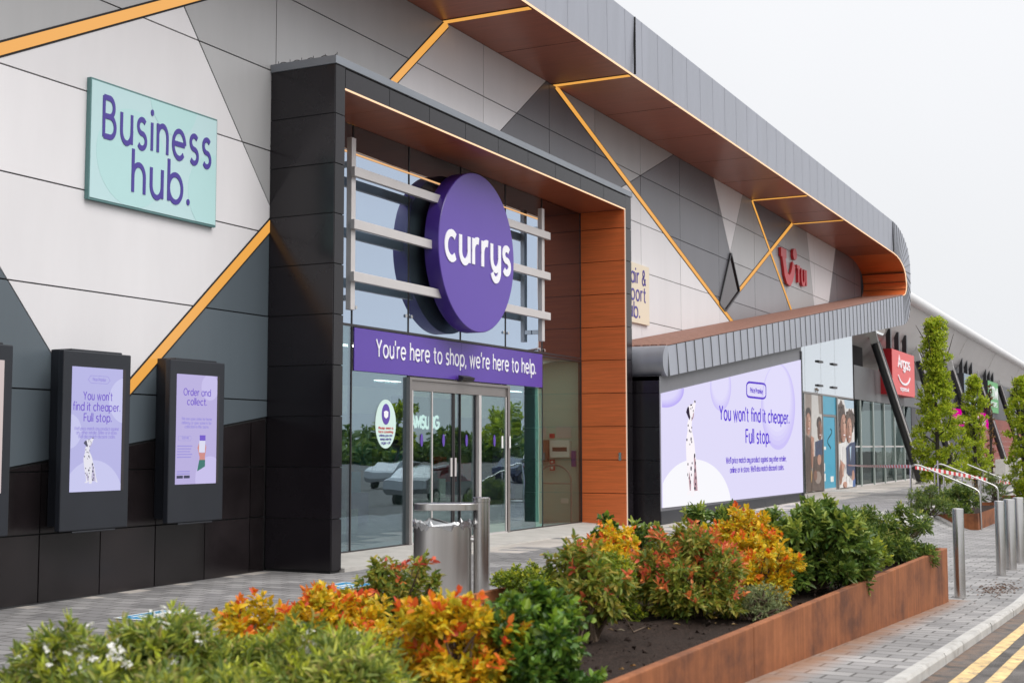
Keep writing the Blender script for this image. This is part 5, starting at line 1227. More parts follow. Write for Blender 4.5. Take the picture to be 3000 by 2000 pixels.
# ------------------------------------------------------------------ terrace: steps, planters, rails
def steps(name, label, x0, x1, lvl):
    t = thing(name, label, 'steps', (x0, 4.5, lvl))
    m_ = MB(); n_ = MB()
    for k in range(3):
        y0, z1 = 4.55+.36*k, lvl+.155*(k+1); m_.box(x0, x1, y0, 5.9 if k == 2 else y0+.359, lvl-.25, z1)
        n_.box(x0+.002, x1-.002, y0-.004, y0+.05, z1-.055, z1+.003)
    m_.build('tread', M['stone'], t); n_.build('nosing', M['nosing'], t)
steps('steps', 'pale stone steps with dark nosings between the two small rusty planters', 34.56, 41.4, -.32)
steps('steps', 'far pale stone steps with dark nosings at the right photo edge', 47.6, 70, -.33)
def small_planter(x0, x1, label):
    t = thing('planter', label, 'planter', (x0, 5, -.3))
    y0, y1 = 4.42, 5.75
    m_ = MB(); m_.add([(x0, y0, -.6), (x0, y1, -.6), (x0, y1, .03), (x0, y0, .09), (x1, y0, -.6), (x1, y0, .09), (x1, y1, .09), (x1, y1, -.6)], [(0, 3, 2, 1), (0, 4, 5, 3), (4, 7, 6, 5), (1, 2, 6, 7)]); m_.build('steel_panel', M['corten'], t)
    m_ = MB(); m_.box(x0+.05, x1-.05, y0+.05, y1-.05, -.5, .0); m_.build('soil', M['soil'], t)
small_planter(34.47, 41.4, 'small rusty steel planter at the foot of the stone steps'); small_planter(41.45, 47.5, 'second small rusty steel planter between the two flights of steps')
G2 = 'bushes in the small rusty planters'
shrub(2722, 62, 1418, 5.45, 'choisya_dk', 'round dark green bush behind the far end of the big planter', 8, zb=-.02, group=G2, dens=110)
shrub(2808, 48, 1412, 4.92, 'laurel', 'dark glossy bush beside the stone steps in the small planter', 7, zb=-.02, group=G2, dens=90)
shrub(2912, 38, 1382, 5.05, 'choisya_dk', 'dark bush behind the handrail in the second small planter', 6, zb=.02, group=G2, dens=80)
t = shrub(2858, 17, 1402, 5.6, 'sage', 'bronze ornamental grass between the handrails', 4, zb=.02, group=G2, dens=80)
for ch in t.children:
    if ch.name.startswith('foliage'): ch.data.materials[0] = LM['grassy']; ch.data.materials[1] = LM['grassy']
def rail(X, pts, label, r_=.024, zb=-.32, mids=()):
    t = thing('handrail', label, 'handrail', (X, 5, 0), 'steel handrails of the terrace steps')
    P = [atx(p[0], p[1], X) for p in pts]
    P = [np.array([P[0][0], P[0][1]+.02, .1])]+P+[np.array([P[-1][0], P[-1][1]-.02, zb])]
    rp_ = [P[0]]
    for a, b, c in zip(P, P[1:], P[2:]):
        rp_ += [b+(a-b)/np.linalg.norm(a-b)*.07, b+((a-b)/np.linalg.norm(a-b)+(c-b)/np.linalg.norm(c-b))*.02, b+(c-b)/np.linalg.norm(c-b)*.07]
    rp_.append(P[-1]); m_ = MB(); m_.tube(rp_, r_, 10); m_.build('rail', M['steel2'], t, smooth=True)
    for f in mids:
        a, b = P[2], P[3]; q = a+(b-a)*f; m_ = MB(); m_.tube([(q[0], q[1], q[2]-.01), (q[0], q[1], q[2]-1.0)], r_*.9, 8); m_.build('post', M['steel2'], t, smooth=True)
    return P
r1 = rail(34.75, [(2668, 1363), (2690, 1361), (2858, 1432), (2870, 1442)], 'steel handrail at the left of the steps carrying the barrier tape', mids=(.45,))
r2 = rail(40.9, [(2738, 1361), (2757, 1358), (2912, 1421), (2923, 1430)], 'steel handrail on the right side of the near steps', mids=(.4, .75))
r3 = rail(47.9, [(2799, 1356), (2815, 1352), (2960, 1411), (2970, 1419)], 'steel handrail beyond the second small planter', mids=(.45,))
mb = MB(); q = atx(2747, 1348, 39.5); mb.tube([(q[0], q[1], .1), q], .024, 8); o_ = mb.build('rail_post', M['steel2'], smooth=True); tag(o_, 'short steel post standing behind the middle handrail', 'post')
def tape(pts, w_, label, twist=0):
    m_ = MB(); P = [np.array(p, float) for p in pts]; n = 56
    for i in range(n):
        a, b = i/n, (i+1)/n
        def pos(t):
            k = t*(len(P)-1); j = min(int(k), len(P)-2); return P[j]+(P[j+1]-P[j])*(k-j)
        p, q = pos(a), pos(b); sh = .05
        th = twist*(1-a) if twist else 0; u = np.array([0, math.sin(th), math.cos(th)])*w_/2
        d = (q-p)*.5
        m_.add([p-u, q-u, q+u+d*.0, p+u], [(0, 1, 2, 3)], i % 2)
    return tag(m_.build('barrier_tape', [M['taper'], M['tapew']], None), label, 'barrier tape')
tp = [atx(2681, 1368, 34.9), atx(2743, 1377, 37.0), atx(2824, 1392, 40.0), atx(2906, 1407, 44.0), atx(2947, 1413, 47), atx(3010, 1424, 51)]
tape(tp, .10, 'red and white barrier tape slanting down along the steps')
q0, q1 = at(2484, 1362, 11.05), r1[1]+np.array([0, 0, -.02]); tape([q0, q0*.66+q1*.34+np.array([0, 0, -.02]), q0*.33+q1*.67+np.array([0, 0, -.015]), q1], .085, 'red and white barrier tape stretched level across the terrace', .9)

# ------------------------------------------------------------------ the neighbouring shops
AY = 11.15; GZ = .17
nb = thing('retail_building', 'neighbouring shop row with sloping black columns under a pale wing roof', 'building', (65, 11.15, .17))
mb = MB(); mb.box(52.05, 150, AY-.02, AY+.3, 3.58, 4.92); mb.build('fascia', M['greyclad'], nb)
mb = MB(); mb.box(64.5, 88, AY-.01, AY+.3, 0, 3.57); mb.box(88, 150, AY+.01, AY+.3, 3.0, 3.57); mb.box(78, 150, AY-.04, AY-.021, 3.6, 6.2); mb.build('wall', M['darkclad'], nb)
mb = MB()
for k in range(8): mb.box(88, 150, AY-.015, AY, .55+.38*k, .55+.38*k+.372)
mb.build('red_cladding', M['redclad'], nb)
mb = MB(); mb.box(88, 150, AY-.012, AY+.2, 0, .54); mb.build('base_wall', M['concrete'], nb)
GUP2 = glass('pale_upper_glazing', .82, (.3, .3, .3), (.88, .93, .97), dark=.8, darkcol=(.45, .5, .54))
mb = MB()
zc = ledge_out(46)
for a, b in ((42.0, 44.4), (44.42, 46.68), (46.70, 48.84), (48.86, 51.9)): m_ = MB(); m_.prism_y([(a, 3.60), (b, 3.60), (b, ledge_out(b)+.25), (a, ledge_out(a)+.25)], AY, AY+.02); m_.build('upper_glass', GUP2, nb)
mb = MB()
for px_, py_ in ((2404, 1059), (2404, 1129), (2446, 1067), (2446, 1135)):
    q = at(px_, py_, AY-.05); boxes('glass_clamp', [(q[0]-.33, q[0]+.33, AY-.07, AY-.001, q[2]-.035, q[2]+.035)], M['gasket'], nb)
mb = MB(); mb.box(41, 51.95, AY-.01, AY+.08, 3.535, 3.598); mb.box(46.70, 46.80, AY-.03, AY+.05, GZ, 3.53); mb.box(48.86, 49.05, AY-.05, AY+.05, GZ, 3.53); mb.box(46.81, 48.85, AY-.02, AY+.05, 2.80, 2.88); mb.box(48.62, 48.85, AY-.02, AY+.03, GZ, 2.79); mb.build('frame', M['frame'], nb)
boxes('shop_window', [(41, 44.2, AY, AY+.02, GZ, 3.53), (52.2, 64.4, AY, AY+.02, GZ, 3.56)], glass('arcade_glazing', .17, (.45, .52, .50), (.85, .95, .95), dark=.25), nb)
PFIN = mat('pale_green_fin', (.40, .47, .44), .3)
for px_ in (2523, 2560, 2592, 2622, 2650): q = at(px_, 1300, AY-.05); boxes('glass_fin', [(q[0]-.06, q[0]+.06, AY-.07, AY-.01, GZ, 3.56)], PFIN, nb)
mb = MB(); mb.box(52.1, 64.4, AY-.02, AY+.03, 1.70, 1.76); mb.box(52.05, 64.4, AY-.03, AY+.05, GZ-.1, GZ+.06); mb.build('transom', M['alu'], nb)
mb = MB(); mb.box(40.5, 64.4, 15, 15.2, 0, 3.6); mb.box(40.5, 64.4, AY+.3, 15, 3.45, 3.55); mb.build('back_wall', mat('dim_shop_wall', (.10, .11, .115), .7), nb)
mb = MB()
for x_ in (54, 58, 62): mb.box(x_-.5, x_+.5, 12.4, 13.0, GZ, 1.5)
mb.build('display_stand', mat('shop_stand', (.3, .28, .27), .6, var=.3, vs=1), nb)
# wing roof
prof = [(10.27, 8.02), (10.5, 7.60), (10.75, 7.08), (11.0, 6.55), (11.6, 5.9), (12.4, 5.4), (13.5, 5.05), (16, 5.0)]
drop = lambda x_: -.0075*(x_-58)
mb = MB(); XS = [57.6, 58.5, 60, 66, 73, 80, 88, 96, 104, 115, 130, 150]
for x_ in XS: mb.v += [(x_, p[0], p[1]+drop(x_)) for p in prof]
k = len(prof)
for i in range(len(XS)-1): mb.f += [(i*k+j, i*k+j+1, (i+1)*k+j+1, (i+1)*k+j) for j in range(k-1)]
mb.m = [0]*len(mb.f); mb.f = [f for f in mb.f]
o_ = len(mb.v); p2 = [(10.98, 6.44)]+prof[4:]
mb.v += [(x_, p[0], p[1]) for x_ in (50, 57.58) for p in p2]; mb.f += [(o_+j, o_+len(p2)+j, o_+len(p2)+j+1, o_+j+1) for j in range(len(p2)-1)]; mb.m += [0]*(len(p2)-1)
ru = mb.build('roof_soffit', M['roofu'], nb, smooth=True)
mb = MB()
for i, x_ in enumerate(XS):
    mb.v += [(x_, 10.3-.28*math.cos(a), 8.27+.28*math.sin(a)+drop(x_)) for a in np.linspace(-1.35, math.pi*.5, 12)]+[(x_, 16, 8.9+drop(x_))]
k = 13
for i in range(len(XS)-1): mb.f += [(i*k+j, (i+1)*k+j, (i+1)*k+j+1, i*k+j+1) for j in range(k-1)]
mb.m = [0]*len(mb.f); mb.build('roof', M['roofw'], nb, smooth=True)
mb = MB()
for x_ in (66.5, 78, 91, 106): mb.prism_x([(10.27, 8.01+drop(x_)), (10.75, 7.07+drop(x_)), (11.6, 5.89+drop(x_)), (11.6, 5.885+drop(x_)), (10.75, 7.06+drop(x_)), (10.27, 8.0+drop(x_))], x_, x_+.05)
mb.build('panel_joint', M['concrete'], ru)
for px_, py_ in ((2564, 1003), (2690, 1055), (2788, 1083), (2864, 1108), (2927, 1128), (2968, 1150)):
    tpt = at(px_, py_, 11.0); b_ = np.array([tpt[0]+1.75, 9.6, .34])
    d = (b_-tpt); d /= np.linalg.norm(d)
    mb = MB(); mb.tube([tpt, b_], .20, 16); cl = mb.build('column', M['column'], nb, smooth=True)
    mb = MB(); s1 = np.cross(d, [0, 0, 1.]); s1 /= np.linalg.norm(s1); f1 = np.cross(s1, d)
    o0 = -f1*.2-s1*.06 if f1[1] > 0 else f1*.2-s1*.06
    fv = np.array([-.75, -.66, 0]); fv = fv-d*np.dot(fv, d); fv /= np.linalg.norm(fv)
    mb.tube([tpt+fv*.2, b_+fv*.2], .042, 6); mb.build('edge_strip', M['alu'], cl)
    mb = MB(); e1 = tpt-d*.95+np.array([0, .0, 0]); mb.tube([tpt+d*.05, tpt-d*.2, tpt-d*.75, e1], [.21, .21, .26, .34], 4); mb.build('head_bracket', mat('white_bracket', (.62, .62, .61), .5), cl)
    mb = MB(); mb.tube([b_, b_+d*.35], [.14, .05], 8); mb.lathe([(.3, .12), (.3, .22), (.2, .26)], b_[0]+d[0]*.3, b_[1]+d[1]*.3, 14); mb.build('foot_bracket', M['concrete'], cl)
# hanging signs
def hang_sign(name, label, pl_, pr_, pt, pb, Y, face, side, d=.55, words=()):
    a = at(pl_, pt, Y); b = at(pr_, pt, Y); z1 = a[2]; z0 = at(pl_, pb, Y)[2]; z1r = z1
    t = thing(name, label, 'sign', ((a[0]+b[0])/2, Y, z0))
    m_ = MB(); m_.box(a[0], b[0], Y, Y+d, z0, z1); m_.build('sign_box', side, t)
    m_ = MB(); m_.box(a[0]+.01, b[0]-.01, Y-.02, Y-.0005, z0+.01, z1-.01); m_.build('sign_face', face, t)
    boxes('hanger', [(a[0]+(b[0]-a[0])*f-.12, a[0]+(b[0]-a[0])*f+.12, Y+.15, Y+.35, z1, z1+.9) for f in (.15, .5, .85)], M['column'], t)
    return t, a[0], b[0], z0, z1
ar, a0, a1, b0, b1 = hang_sign('hanging_sign', 'coral red Argos sign with a white smile hung beside a sloping column', 2611, 2676, 1020, 1152, 10.65, M['argos'], M['argos_side'])
mb = MB(); fx = facing(10.63); w_ = a1-a0; h_ = b1-b0
fit_text(mb, 'Argos', fx, a0+w_*.24, a0+w_*.76, b0+h_*.62, h_*.34, .125, .13, .03)
sm_ = [(a0+w_*(.5+.27*math.cos(R(t_))), b0+h_*(.50+.24*math.sin(R(t_)))) for t_ in np.linspace(195, 345, 18)]
ribbon(mb, sm_, h_*.045, lambda q, t: (q[0], 10.63-t, q[1]), 0, .03, 0); fit_text(mb, 'argos.co.uk', fx, a0+w_*.32, a0+w_*.7, b0+h_*.11, h_*.12, .12, .13, .02)
mb.build('lettering', M['letterw'], ar)
bl, a0, a1, b0, b1 = hang_sign('hanging_sign', 'grey blue sign half hidden behind the second columnar tree', 2823, 2862, 1092, 1196, 10.65, mat('grey_blue_sign', (.20, .27, .34), .4), M['darkclad'])
mb = MB(); w_ = a1-a0; h_ = b1-b0; fit_text(mb, 'N', facing(10.63), a0+w_*.2, a0+w_*.7, b0+h_*.3, h_*.6, .16, .1, .02); mb.build('lettering', M['letterw'], bl)
gr, a0, a1, b0, b1 = hang_sign('hanging_sign', 'green sign with white letters between the far sloping columns', 2893, 2922, 1113, 1206, 10.65, mat('green_sign', (.07, .36, .09), .4), M['darkclad'])
mb = MB(); w_ = a1-a0; h_ = b1-b0; fit_text(mb, 'STM', facing(10.63), a0+w_*.12, a0+w_*.9, b0+h_*.45, h_*.52, .16, .14, .02); fit_text(mb, 'STORES', facing(10.63), a0+w_*.25, a0+w_*.85, b0+h_*.2, h_*.2, .1, .14, .02); mb.build('lettering', M['letterw'], gr)
q0, q1 = at(2795, 1220, AY-.1), at(2893, 1220, AY-.1)
mg = thing('shop_sign', 'bright magenta shop sign glimpsed between the columnar trees', 'sign', (q0[0], AY, 3.3))
mb = MB(); mb.box(q0[0], q1[0], AY-.16, AY-.045, 2.9, 3.85); mb.build('sign_face', emis('magenta_sign', (.85, .0, .38), .85), mg)
mb = MB(); fit_text(mb, 'Superdrug', facing(AY-.16), q0[0]+3, q1[0]-2, 3.15, .6, .14, .12, .02); mb.build('lettering', emis('magenta_sign_letter', (1, .85, .92), .95), mg)
# posters stuck on the shop windows
PQ = lambda u, v: tuple(at(2320+u/3.2675, 1000+v/3.2675, AY-.02)[[0, 2]])
pm = {k_: mat('poster_'+k_, c_, .4, var=v_, vs=6) for k_, c_, v_ in (('pale', (.62, .60, .58), .08), ('greige', (.30, .24, .21), .15), ('skin', (.46, .24, .17), .1), ('skin_deep', (.20, .09, .055), .15), ('hair', (.045, .028, .022), .4), ('brown', (.10, .065, .05), .3), ('navy', (.03, .05, .12), .3), ('white', (.74, .73, .72), .06), ('blue', (.06, .13, .36), .2), ('tan', (.42, .27, .12), .2), ('skin_lit', (.60, .36, .27), .12), ('skin_dim', (.28, .13, .085), .15), ('deep_dim', (.10, .045, .03), .2), ('curl', (.13, .08, .055), .4), ('grey', (.40, .39, .38), .15), ('teeth', (.8, .78, .75), 0), ('lips', (.35, .08, .07), 0), ('lightblue', (.45, .6, .72), .1))}
def poster(label, rect, shapes):
    t = thing('window_poster', label, 'poster', (rect[0], AY, rect[2]))
    m_ = MB(); m_.box(rect[0], rect[1], AY-.012, AY-.003, rect[2], rect[3]); b_ = m_.build('print', pm['pale'], t)
    def cl(p):
        p = list(p)
        for a, b, c in ((1, 0, rect[0]), (-1, 0, -rect[1]), (0, 1, rect[2]), (0, -1, -rect[3])): p = clip_any(p, a, b, c)
        return p
    shapes = detail(shapes)
    for i, (k_, P) in enumerate(shapes):
        p = cl([PQ(*q) for q in P])
        if len(p) > 2: m_ = MB(); m_.prism_y(p, AY-.0125-.0003*i, AY-.0122); m_.build('picture_shape', pm[k_], b_)
    return t
def detail(shapes):
    # shaded side, lit cheek and forehead of each printed face, loose curls in the hair
    o = []; rr_ = random.Random(11)
    for k_, P in shapes:
        o.append((k_, P)); us = [q[0] for q in P]; vs = [q[1] for q in P]; u, v, ru, rv = (min(us)+max(us))/2, (min(vs)+max(vs))/2, (max(us)-min(us))/2, (max(vs)-min(vs))/2
        if k_ in ('skin', 'skin_deep') and rv > 80:
            o += [('skin_dim' if k_ == 'skin' else 'deep_dim', ov(u-ru*.45, v+rv*.1, ru*.5, rv*.8)), ('skin_lit' if k_ == 'skin' else 'skin_dim', ov(u+ru*.35, v-rv*.35, ru*.4, rv*.3)), ('skin_lit' if k_ == 'skin' else 'skin_dim', ov(u+ru*.3, v+rv*.12, ru*.3, rv*.2)), ('skin_dim' if k_ == 'skin' else 'deep_dim', ov(u+ru*.12, v+rv*.2, ru*.16, rv*.07))]
        if k_ in ('brown', 'hair') and len(P) > 30:
            for _ in range(26):
                a, f = rr_.uniform(0, 6.3), rr_.uniform(.3, 1.0); o.append((rr_.choice(('curl', 'hair', 'brown')), ov(u+math.cos(a)*ru*f, v+math.sin(a)*rv*f, ru*rr_.uniform(.08, .2), rv*rr_.uniform(.05, .12), 7)))
        if k_ in ('navy', 'brown', 'white') and len(P) < 10:
            for _ in range(5):
                a = rr_.uniform(.15, .85); o.append(({'navy': 'brown', 'brown': 'hair', 'white': 'grey'}[k_], [(min(us)+a*2*ru, min(vs)+rr_.uniform(.1, .5)*2*rv), (min(us)+a*2*ru+4, min(vs)+.2*rv), (min(us)+a*2*ru+rr_.uniform(-12, 12), max(vs)-rr_.uniform(.1, .6)*rv)]))
    return o
def clip_any(p, a, b, c): return convex_clip(p, a, b, c)
def ov(u, v, ru, rv, n=22, tilt=0): return [(u+ru*math.cos(t)+tilt*rv*math.sin(t), v+rv*math.sin(t)) for t in np.linspace(0, 2*math.pi, n, endpoint=False)]
def curly(u, v, ru, rv, n=40, s_=1):
    rr_ = random.Random(s_); return [(u+ru*math.cos(t)*rr_.uniform(.9, 1.12), v+rv*math.sin(t)*rr_.uniform(.9, 1.12)) for t in np.linspace(0, 2*math.pi, n, endpoint=False)]
poster('poster of smiling people in dark clothes left of the teal door', (44.25, 46.69, GZ+.03, 3.52), [
 ('greige', [(130, 490), (190, 490), (190, 1440), (130, 1440)]), ('greige', [(250, 500), (300, 520), (300, 700), (262, 690)]), ('hair', ov(158, 690, 28, 60)), ('skin', ov(160, 790, 24, 108)), ('lips', ov(164, 835, 10, 12)), ('teeth', ov(164, 833, 8, 6)), ('hair', ov(168, 760, 6, 5)),
 ('brown', [(135, 890), (185, 930), (200, 1440), (130, 1440)]), ('hair', ov(262, 780, 24, 62)), ('skin_deep', ov(268, 850, 22, 95)), ('lips', ov(272, 895, 9, 10)), ('teeth', ov(272, 893, 8, 5)), ('navy', [(225, 960), (300, 930), (300, 1120), (225, 1100)]), ('skin', [(182, 900), (212, 920), (215, 1200), (190, 1210)]),
 ('brown', [(205, 1100), (300, 1080), (305, 1430), (190, 1430)]), ('skin', ov(262, 1130, 18, 50)), ('greige', ov(250, 1300, 30, 60)), ('skin_deep', ov(225, 1280, 16, 50)), ('tan', ov(188, 1290, 5, 60))])
poster('poster of two laughing people with curly hair right of the teal door', (49.06, 51.9, GZ+.03, 3.50), [
 ('white', [(420, 540), (600, 540), (600, 1400), (420, 1400)]), ('lightblue', [(500, 560), (600, 540), (600, 640), (520, 640)]), ('brown', curly(470, 800, 52, 230, s_=4)), ('hair', curly(462, 740, 36, 120, s_=9)), ('skin', ov(492, 830, 26, 135)), ('hair', ov(494, 780, 4, 8)), ('hair', ov(508, 776, 3, 7)), ('lips', ov(499, 896, 11, 16)), ('teeth', ov(499, 894, 9, 8)), ('tan', ov(455, 1020, 22, 60)), ('white', [(440, 980), (510, 960), (530, 1280), (430, 1380)]), ('brown', curly(555, 760, 40, 110, s_=6)), ('skin', ov(545, 850, 25, 120)), ('hair', ov(538, 815, 4, 7)), ('hair', ov(555, 812, 3, 7)), ('lips', ov(547, 912, 11, 15)), ('teeth', ov(547, 910, 9, 8)),
 ('navy', [(515, 1020), (560, 970), (600, 960), (600, 1330), (520, 1260)]), ('lightblue', [(545, 1010), (562, 1000), (556, 1150)]), ('skin', [(460, 1130), (500, 1180), (480, 1300), (450, 1380), (460, 1250)]), ('skin', ov(508, 1370, 16, 30)), ('skin', ov(580, 1290, 12, 60)), ('blue', [(575, 1330), (600, 1310), (600, 1395), (575, 1395)]), ('white', [(520, 1270), (575, 1330), (575, 1400), (520, 1400)])])
td = thing('shop_door', 'teal covered shop door between the two window posters', 'door', (47.7, AY, GZ))
mb = MB(); mb.box(46.81, 48.61, AY-.01, AY+.01, GZ+.08, 2.79); mb.build('door_leaf', M['teal'], td)
mb = MB(); mb.box(46.81, 48.85, AY-.005, AY+.015, 2.885, 3.53); mb.build('overpanel', mat('pale_teal_panel', (.06, .36, .52), .35, var=.08, vs=.8), td)
mb = MB(); mb.box(46.81, 48.85, AY-.015, AY+.012, GZ, GZ+.079); mb.build('kick_plate', M['alu'], td)
mb = MB()
for u, v, w_, h_ in ((300, 1005, 28, 30), (302, 1165, 18, 75), (300, 1265, 26, 70), (372, 1290, 30, 50), (296, 875, 8, 30)):
    p, q = PQ(u, v), PQ(u+w_, v+h_); mb.box(p[0], q[0], AY-.014, AY-.0102, q[1], p[1])
mb.build('notice', M['paper'], td)
mb = MB(); loop = [PQ(368+26*math.sin(t)*math.cos(2.5*t), 930+95*math.cos(t)) for t in np.linspace(0, 2*math.pi, 40)]
ribbon(mb, loop, .04, lambda q, t: (q[0], AY-.0105-t, q[1]), 0, .004, 0); mb.build('line_logo', pm['tan'], td)

# ------------------------------------------------------------------ columnar trees and street furniture beyond
def column_tree(px_, py_, Y, hw, label, z0=.17, dens=1, mats=('hornbeam', 'box_tip'), thin=1.0, nl=74, L=.075, prof_=(.9, 1, .42, .3, .16)):
    top = at(px_, py_, Y); x_, zt = top[0], top[2]; dep = float(np.dot(top-np.array([0, 0, CAMZ]), fw)); rw = hw*dep/FPX*1.3; h = zt-z0
    t = thing('columnar_tree', label, 'tree', (x_, Y, z0), 'columnar trees along the terrace')
    mb = MB(); mb.tube([(x_, Y, z0-.1), (x_+.02, Y, z0+h*.3), (x_-.02, Y+.02, z0+h*.65), (x_, Y, z0+h*.93)], [.075, .06, .04, .012], 8)
    tips = []
    for k in range(22):
        zz = z0+h*(.06+.78*random.random()); f = max(.08, 1-(zz-z0)/h); a = random.uniform(0, 6.3); rr_ = rw*(.45+.5*f)*random.uniform(.5, .95)
        e_ = np.array([x_+math.cos(a)*rr_, Y+math.sin(a)*rr_, zz+h*random.uniform(.09, .2)]); mb.tube([(x_, Y, zz-.05), (x_+math.cos(a)*rr_*.6, Y+math.sin(a)*rr_*.6, zz+.08*h*.5), e_], [.028, .018, .006], 5); tips.append(e_)
    mb.build('trunk', M['bark'], t, smooth=True)
    lumps = []
    for k in range(nl):
        f = (k+.5)/nl; zz = z0+h*(.07+.90*f); env = rw*float(np.interp(f, [0, .26, .60, .85, 1], prof_))*(.82+.18*math.sin(k*1.9))
        if f < .1: env *= .65
        a = k*2.399+random.uniform(-.5, .5); rr_ = env*random.uniform(.3, .98)
        s_ = random.uniform(.11, .22)*rw*thin+.05
        lumps.append(((x_+math.cos(a)*rr_, Y+math.sin(a)*rr_, zz), (s_*1.1, s_*1.1, s_*random.uniform(.55, .9))))
    foliage(t, lumps, 95*dens, L, L*.62, 7, mats, .35, .55, .6)
column_tree(2736, 926, 6.8, 84, 'tallest columnar hornbeam tree standing before the coral red sign', prof_=(.9, 1, .34, .28, .16))
column_tree(2850, 1096, 6.9, 44, 'second columnar hornbeam tree standing before the magenta sign', prof_=(.9, 1, .75, .5, .2))
column_tree(2992, 1098, 4.3, 48, 'columnar hornbeam tree at the right photo edge', z0=-.33, prof_=(.7, .9, 1, .7, .25))
column_tree(2898, 1120, 7.3, 13, 'thin withered columnar tree beside the green sign', mats=('brownleaf', 'brownleaf'), dens=.7, thin=.7, nl=30)
lp = thing('lamp_post', 'slim grey post with a small yellow and blue sign by the right edge', 'post', (66, 6.6, .17)); q = at(2977, 1262, 6.6)
mb = MB(); mb.tube([(q[0], 6.6, -.3), (q[0], 6.6, q[2])], .06, 10); mb.build('pole', M['bracket'], lp, smooth=True)
mb = MB(); mb.box(q[0]-.05, q[0]+.35, 6.52, 6.535, q[2]-.05, q[2]+.45); mb.build('sign_plate', mat('yellow_plate', (.7, .45, .05), .5), lp)
mb = MB(); mb.box(q[0]-.03, q[0]+.33, 6.512, 6.5195, q[2]-.03, q[2]+.15); mb.build('sign_band', M['blue'] if 'blue' in M else pm['blue'], lp)
for i, (px_, lab) in enumerate(((2942, 'leftmost pale concrete barrier block by the far column foot'), (2966, 'middle pale concrete barrier block by the far column foot'), (2990, 'pale concrete barrier block furthest right beyond the handrails'))):
    q = at(px_, 1400, 8.4); mb = MB(); mb.prism_y([(q[0]-.95, GZ), (q[0]+.95, GZ), (q[0]+.55, GZ+.85), (q[0]-.4, GZ+.85)], 8.2, 8.8)
    tag(mb.build('concrete_block', M['concrete'], bevel=.03), lab, 'concrete block', 'concrete blocks on the terrace')

# ------------------------------------------------------------------ across the road: what the shop glass mirrors
def car(x, y, z, rot, body_m, label, cat, van=False):
    t = thing('parked_van' if van else 'parked_car', label, cat, (0, 0, 0))
    if van: side = [(-2.6, .35), (2.5, .35), (2.62, .7), (2.5, 1.05), (1.75, 1.25), (1.1, 2.15), (.7, 2.3), (-2.5, 2.3), (-2.62, 1.2)]; gl_ = [(1.62, 1.3), (1.08, 2.05), (.75, 2.1), (.2, 2.1), (.2, 1.3)]; ww, wx, wr = 1.0, (1.65, -1.65), .34
    else: side = [(-2.05, .42), (2.05, .38), (2.12, .62), (1.95, .85), (1.1, 1.0), (.35, 1.42), (-.2, 1.5), (-1.2, 1.46), (-1.85, 1.05), (-2.1, .95), (-2.14, .6)]; gl_ = [(.95, 1.02), (.3, 1.38), (-.2, 1.43), (-1.1, 1.40), (-1.55, 1.04)]; ww, wx, wr = .88, (1.3, -1.3), .32
    m_ = MB(); n = len(side); V = []
    for yy, k in ((-ww, 0), (-ww*.98, 1), (ww*.98, 1), (ww, 0)):
        for px, pz in side: V.append((px*(.985 if k == 0 else 1), (yy if pz < 1.06 else yy*(.86 if not van else .95)), pz*(1 if k else 1)))
    m_.v = V; m_.f = [tuple(range(n)), tuple(range(4*n-1, 3*n-1, -1))]
    for r_ in range(3): m_.f += [(r_*n+(i+1) % n, r_*n+i, (r_+1)*n+i, (r_+1)*n+(i+1) % n) for i in range(n)]
    m_.m = [0]*len(m_.f); m_.build('body', body_m, t, bevel=.05)
    for sgn in (-1, 1):
        m_ = MB(); w1 = ww*(.88 if not van else .97); m_.prism_y(gl_, sgn*w1-.03, sgn*w1+.03); m_.build('side_window', M['glass_dk'], t)
        for q in wx:
            m_ = MB(); m_.tube([(q, sgn*(ww-.16), wr), (q, sgn*(ww+.02), wr)], wr, 20); wh = m_.build('wheel', M['rubber'], t, smooth=True)
            m_ = MB(); m_.tube([(q, sgn*(ww+.021), wr), (q, sgn*(ww+.03), wr)], wr*.62, 14); m_.build('rim', M['steel2'], wh, smooth=True)
        m_ = MB(); f = side[2 if not van else 2][0]; m_.box(f-.18, f+.0, sgn*(ww-.42), sgn*(ww-.12), .62, .78) if sgn > 0 else m_.box(f-.18, f, -(ww-.12), -(ww-.42), .62, .78); m_.build('headlight', M['paper'], t)
    m_ = MB()
    a, b = ((1.72, 1.3), (1.13, 2.12)) if van else ((1.02, 1.03), (.42, 1.38))
    m_.add([(a[0]+.03, -ww*.8, a[1]+.02), (a[0]+.03, ww*.8, a[1]+.02), (b[0]+.03, ww*.72, b[1]+.02), (b[0]+.03, -ww*.72, b[1]+.02)], [(0, 1, 2, 3)]); m_.build('windscreen', M['glass_dk'], t)
    t.location = (x, y, z); t.rotation_euler = (0, 0, rot); return t
car(44.5, -2.6, zs(44)-.13, 0, mat('silver_paint', (.30, .31, .33), .25, metal=.5, coat=.5), 'silver hatchback parked across the road, mirrored in the doors', 'car')
car(96, -22, -.45, math.pi, mat('white_van_paint', (.75, .75, .76), .3, coat=.4), 'white van parked far off, mirrored at the right of the doors', 'van', True)
car(75, -14, -.45, 0, mat('dark_blue_paint', (.02, .03, .07), .25, coat=.5), 'dark blue car parked in the car park across the road', 'car')
lf = thing('scissor_lift', 'blue scissor lift platform across the road, mirrored left of the doors', 'lift', (0, 0, 0)); bl_ = mat('blue_lift_paint', (.01, .12, .38), .4)
mb = MB(); mb.box(-1.2, 1.2, -.55, .55, .25, .62); mb.build('chassis', bl_, lf, bevel=.02)
for a in (-.85, .85):
    for b in (-.55, .55): mb = MB(); mb.tube([(a, b-.08, .22), (a, b+.08, .22)], .22, 16); mb.build('wheel', M['rubber'], lf, smooth=True)
mb = MB()
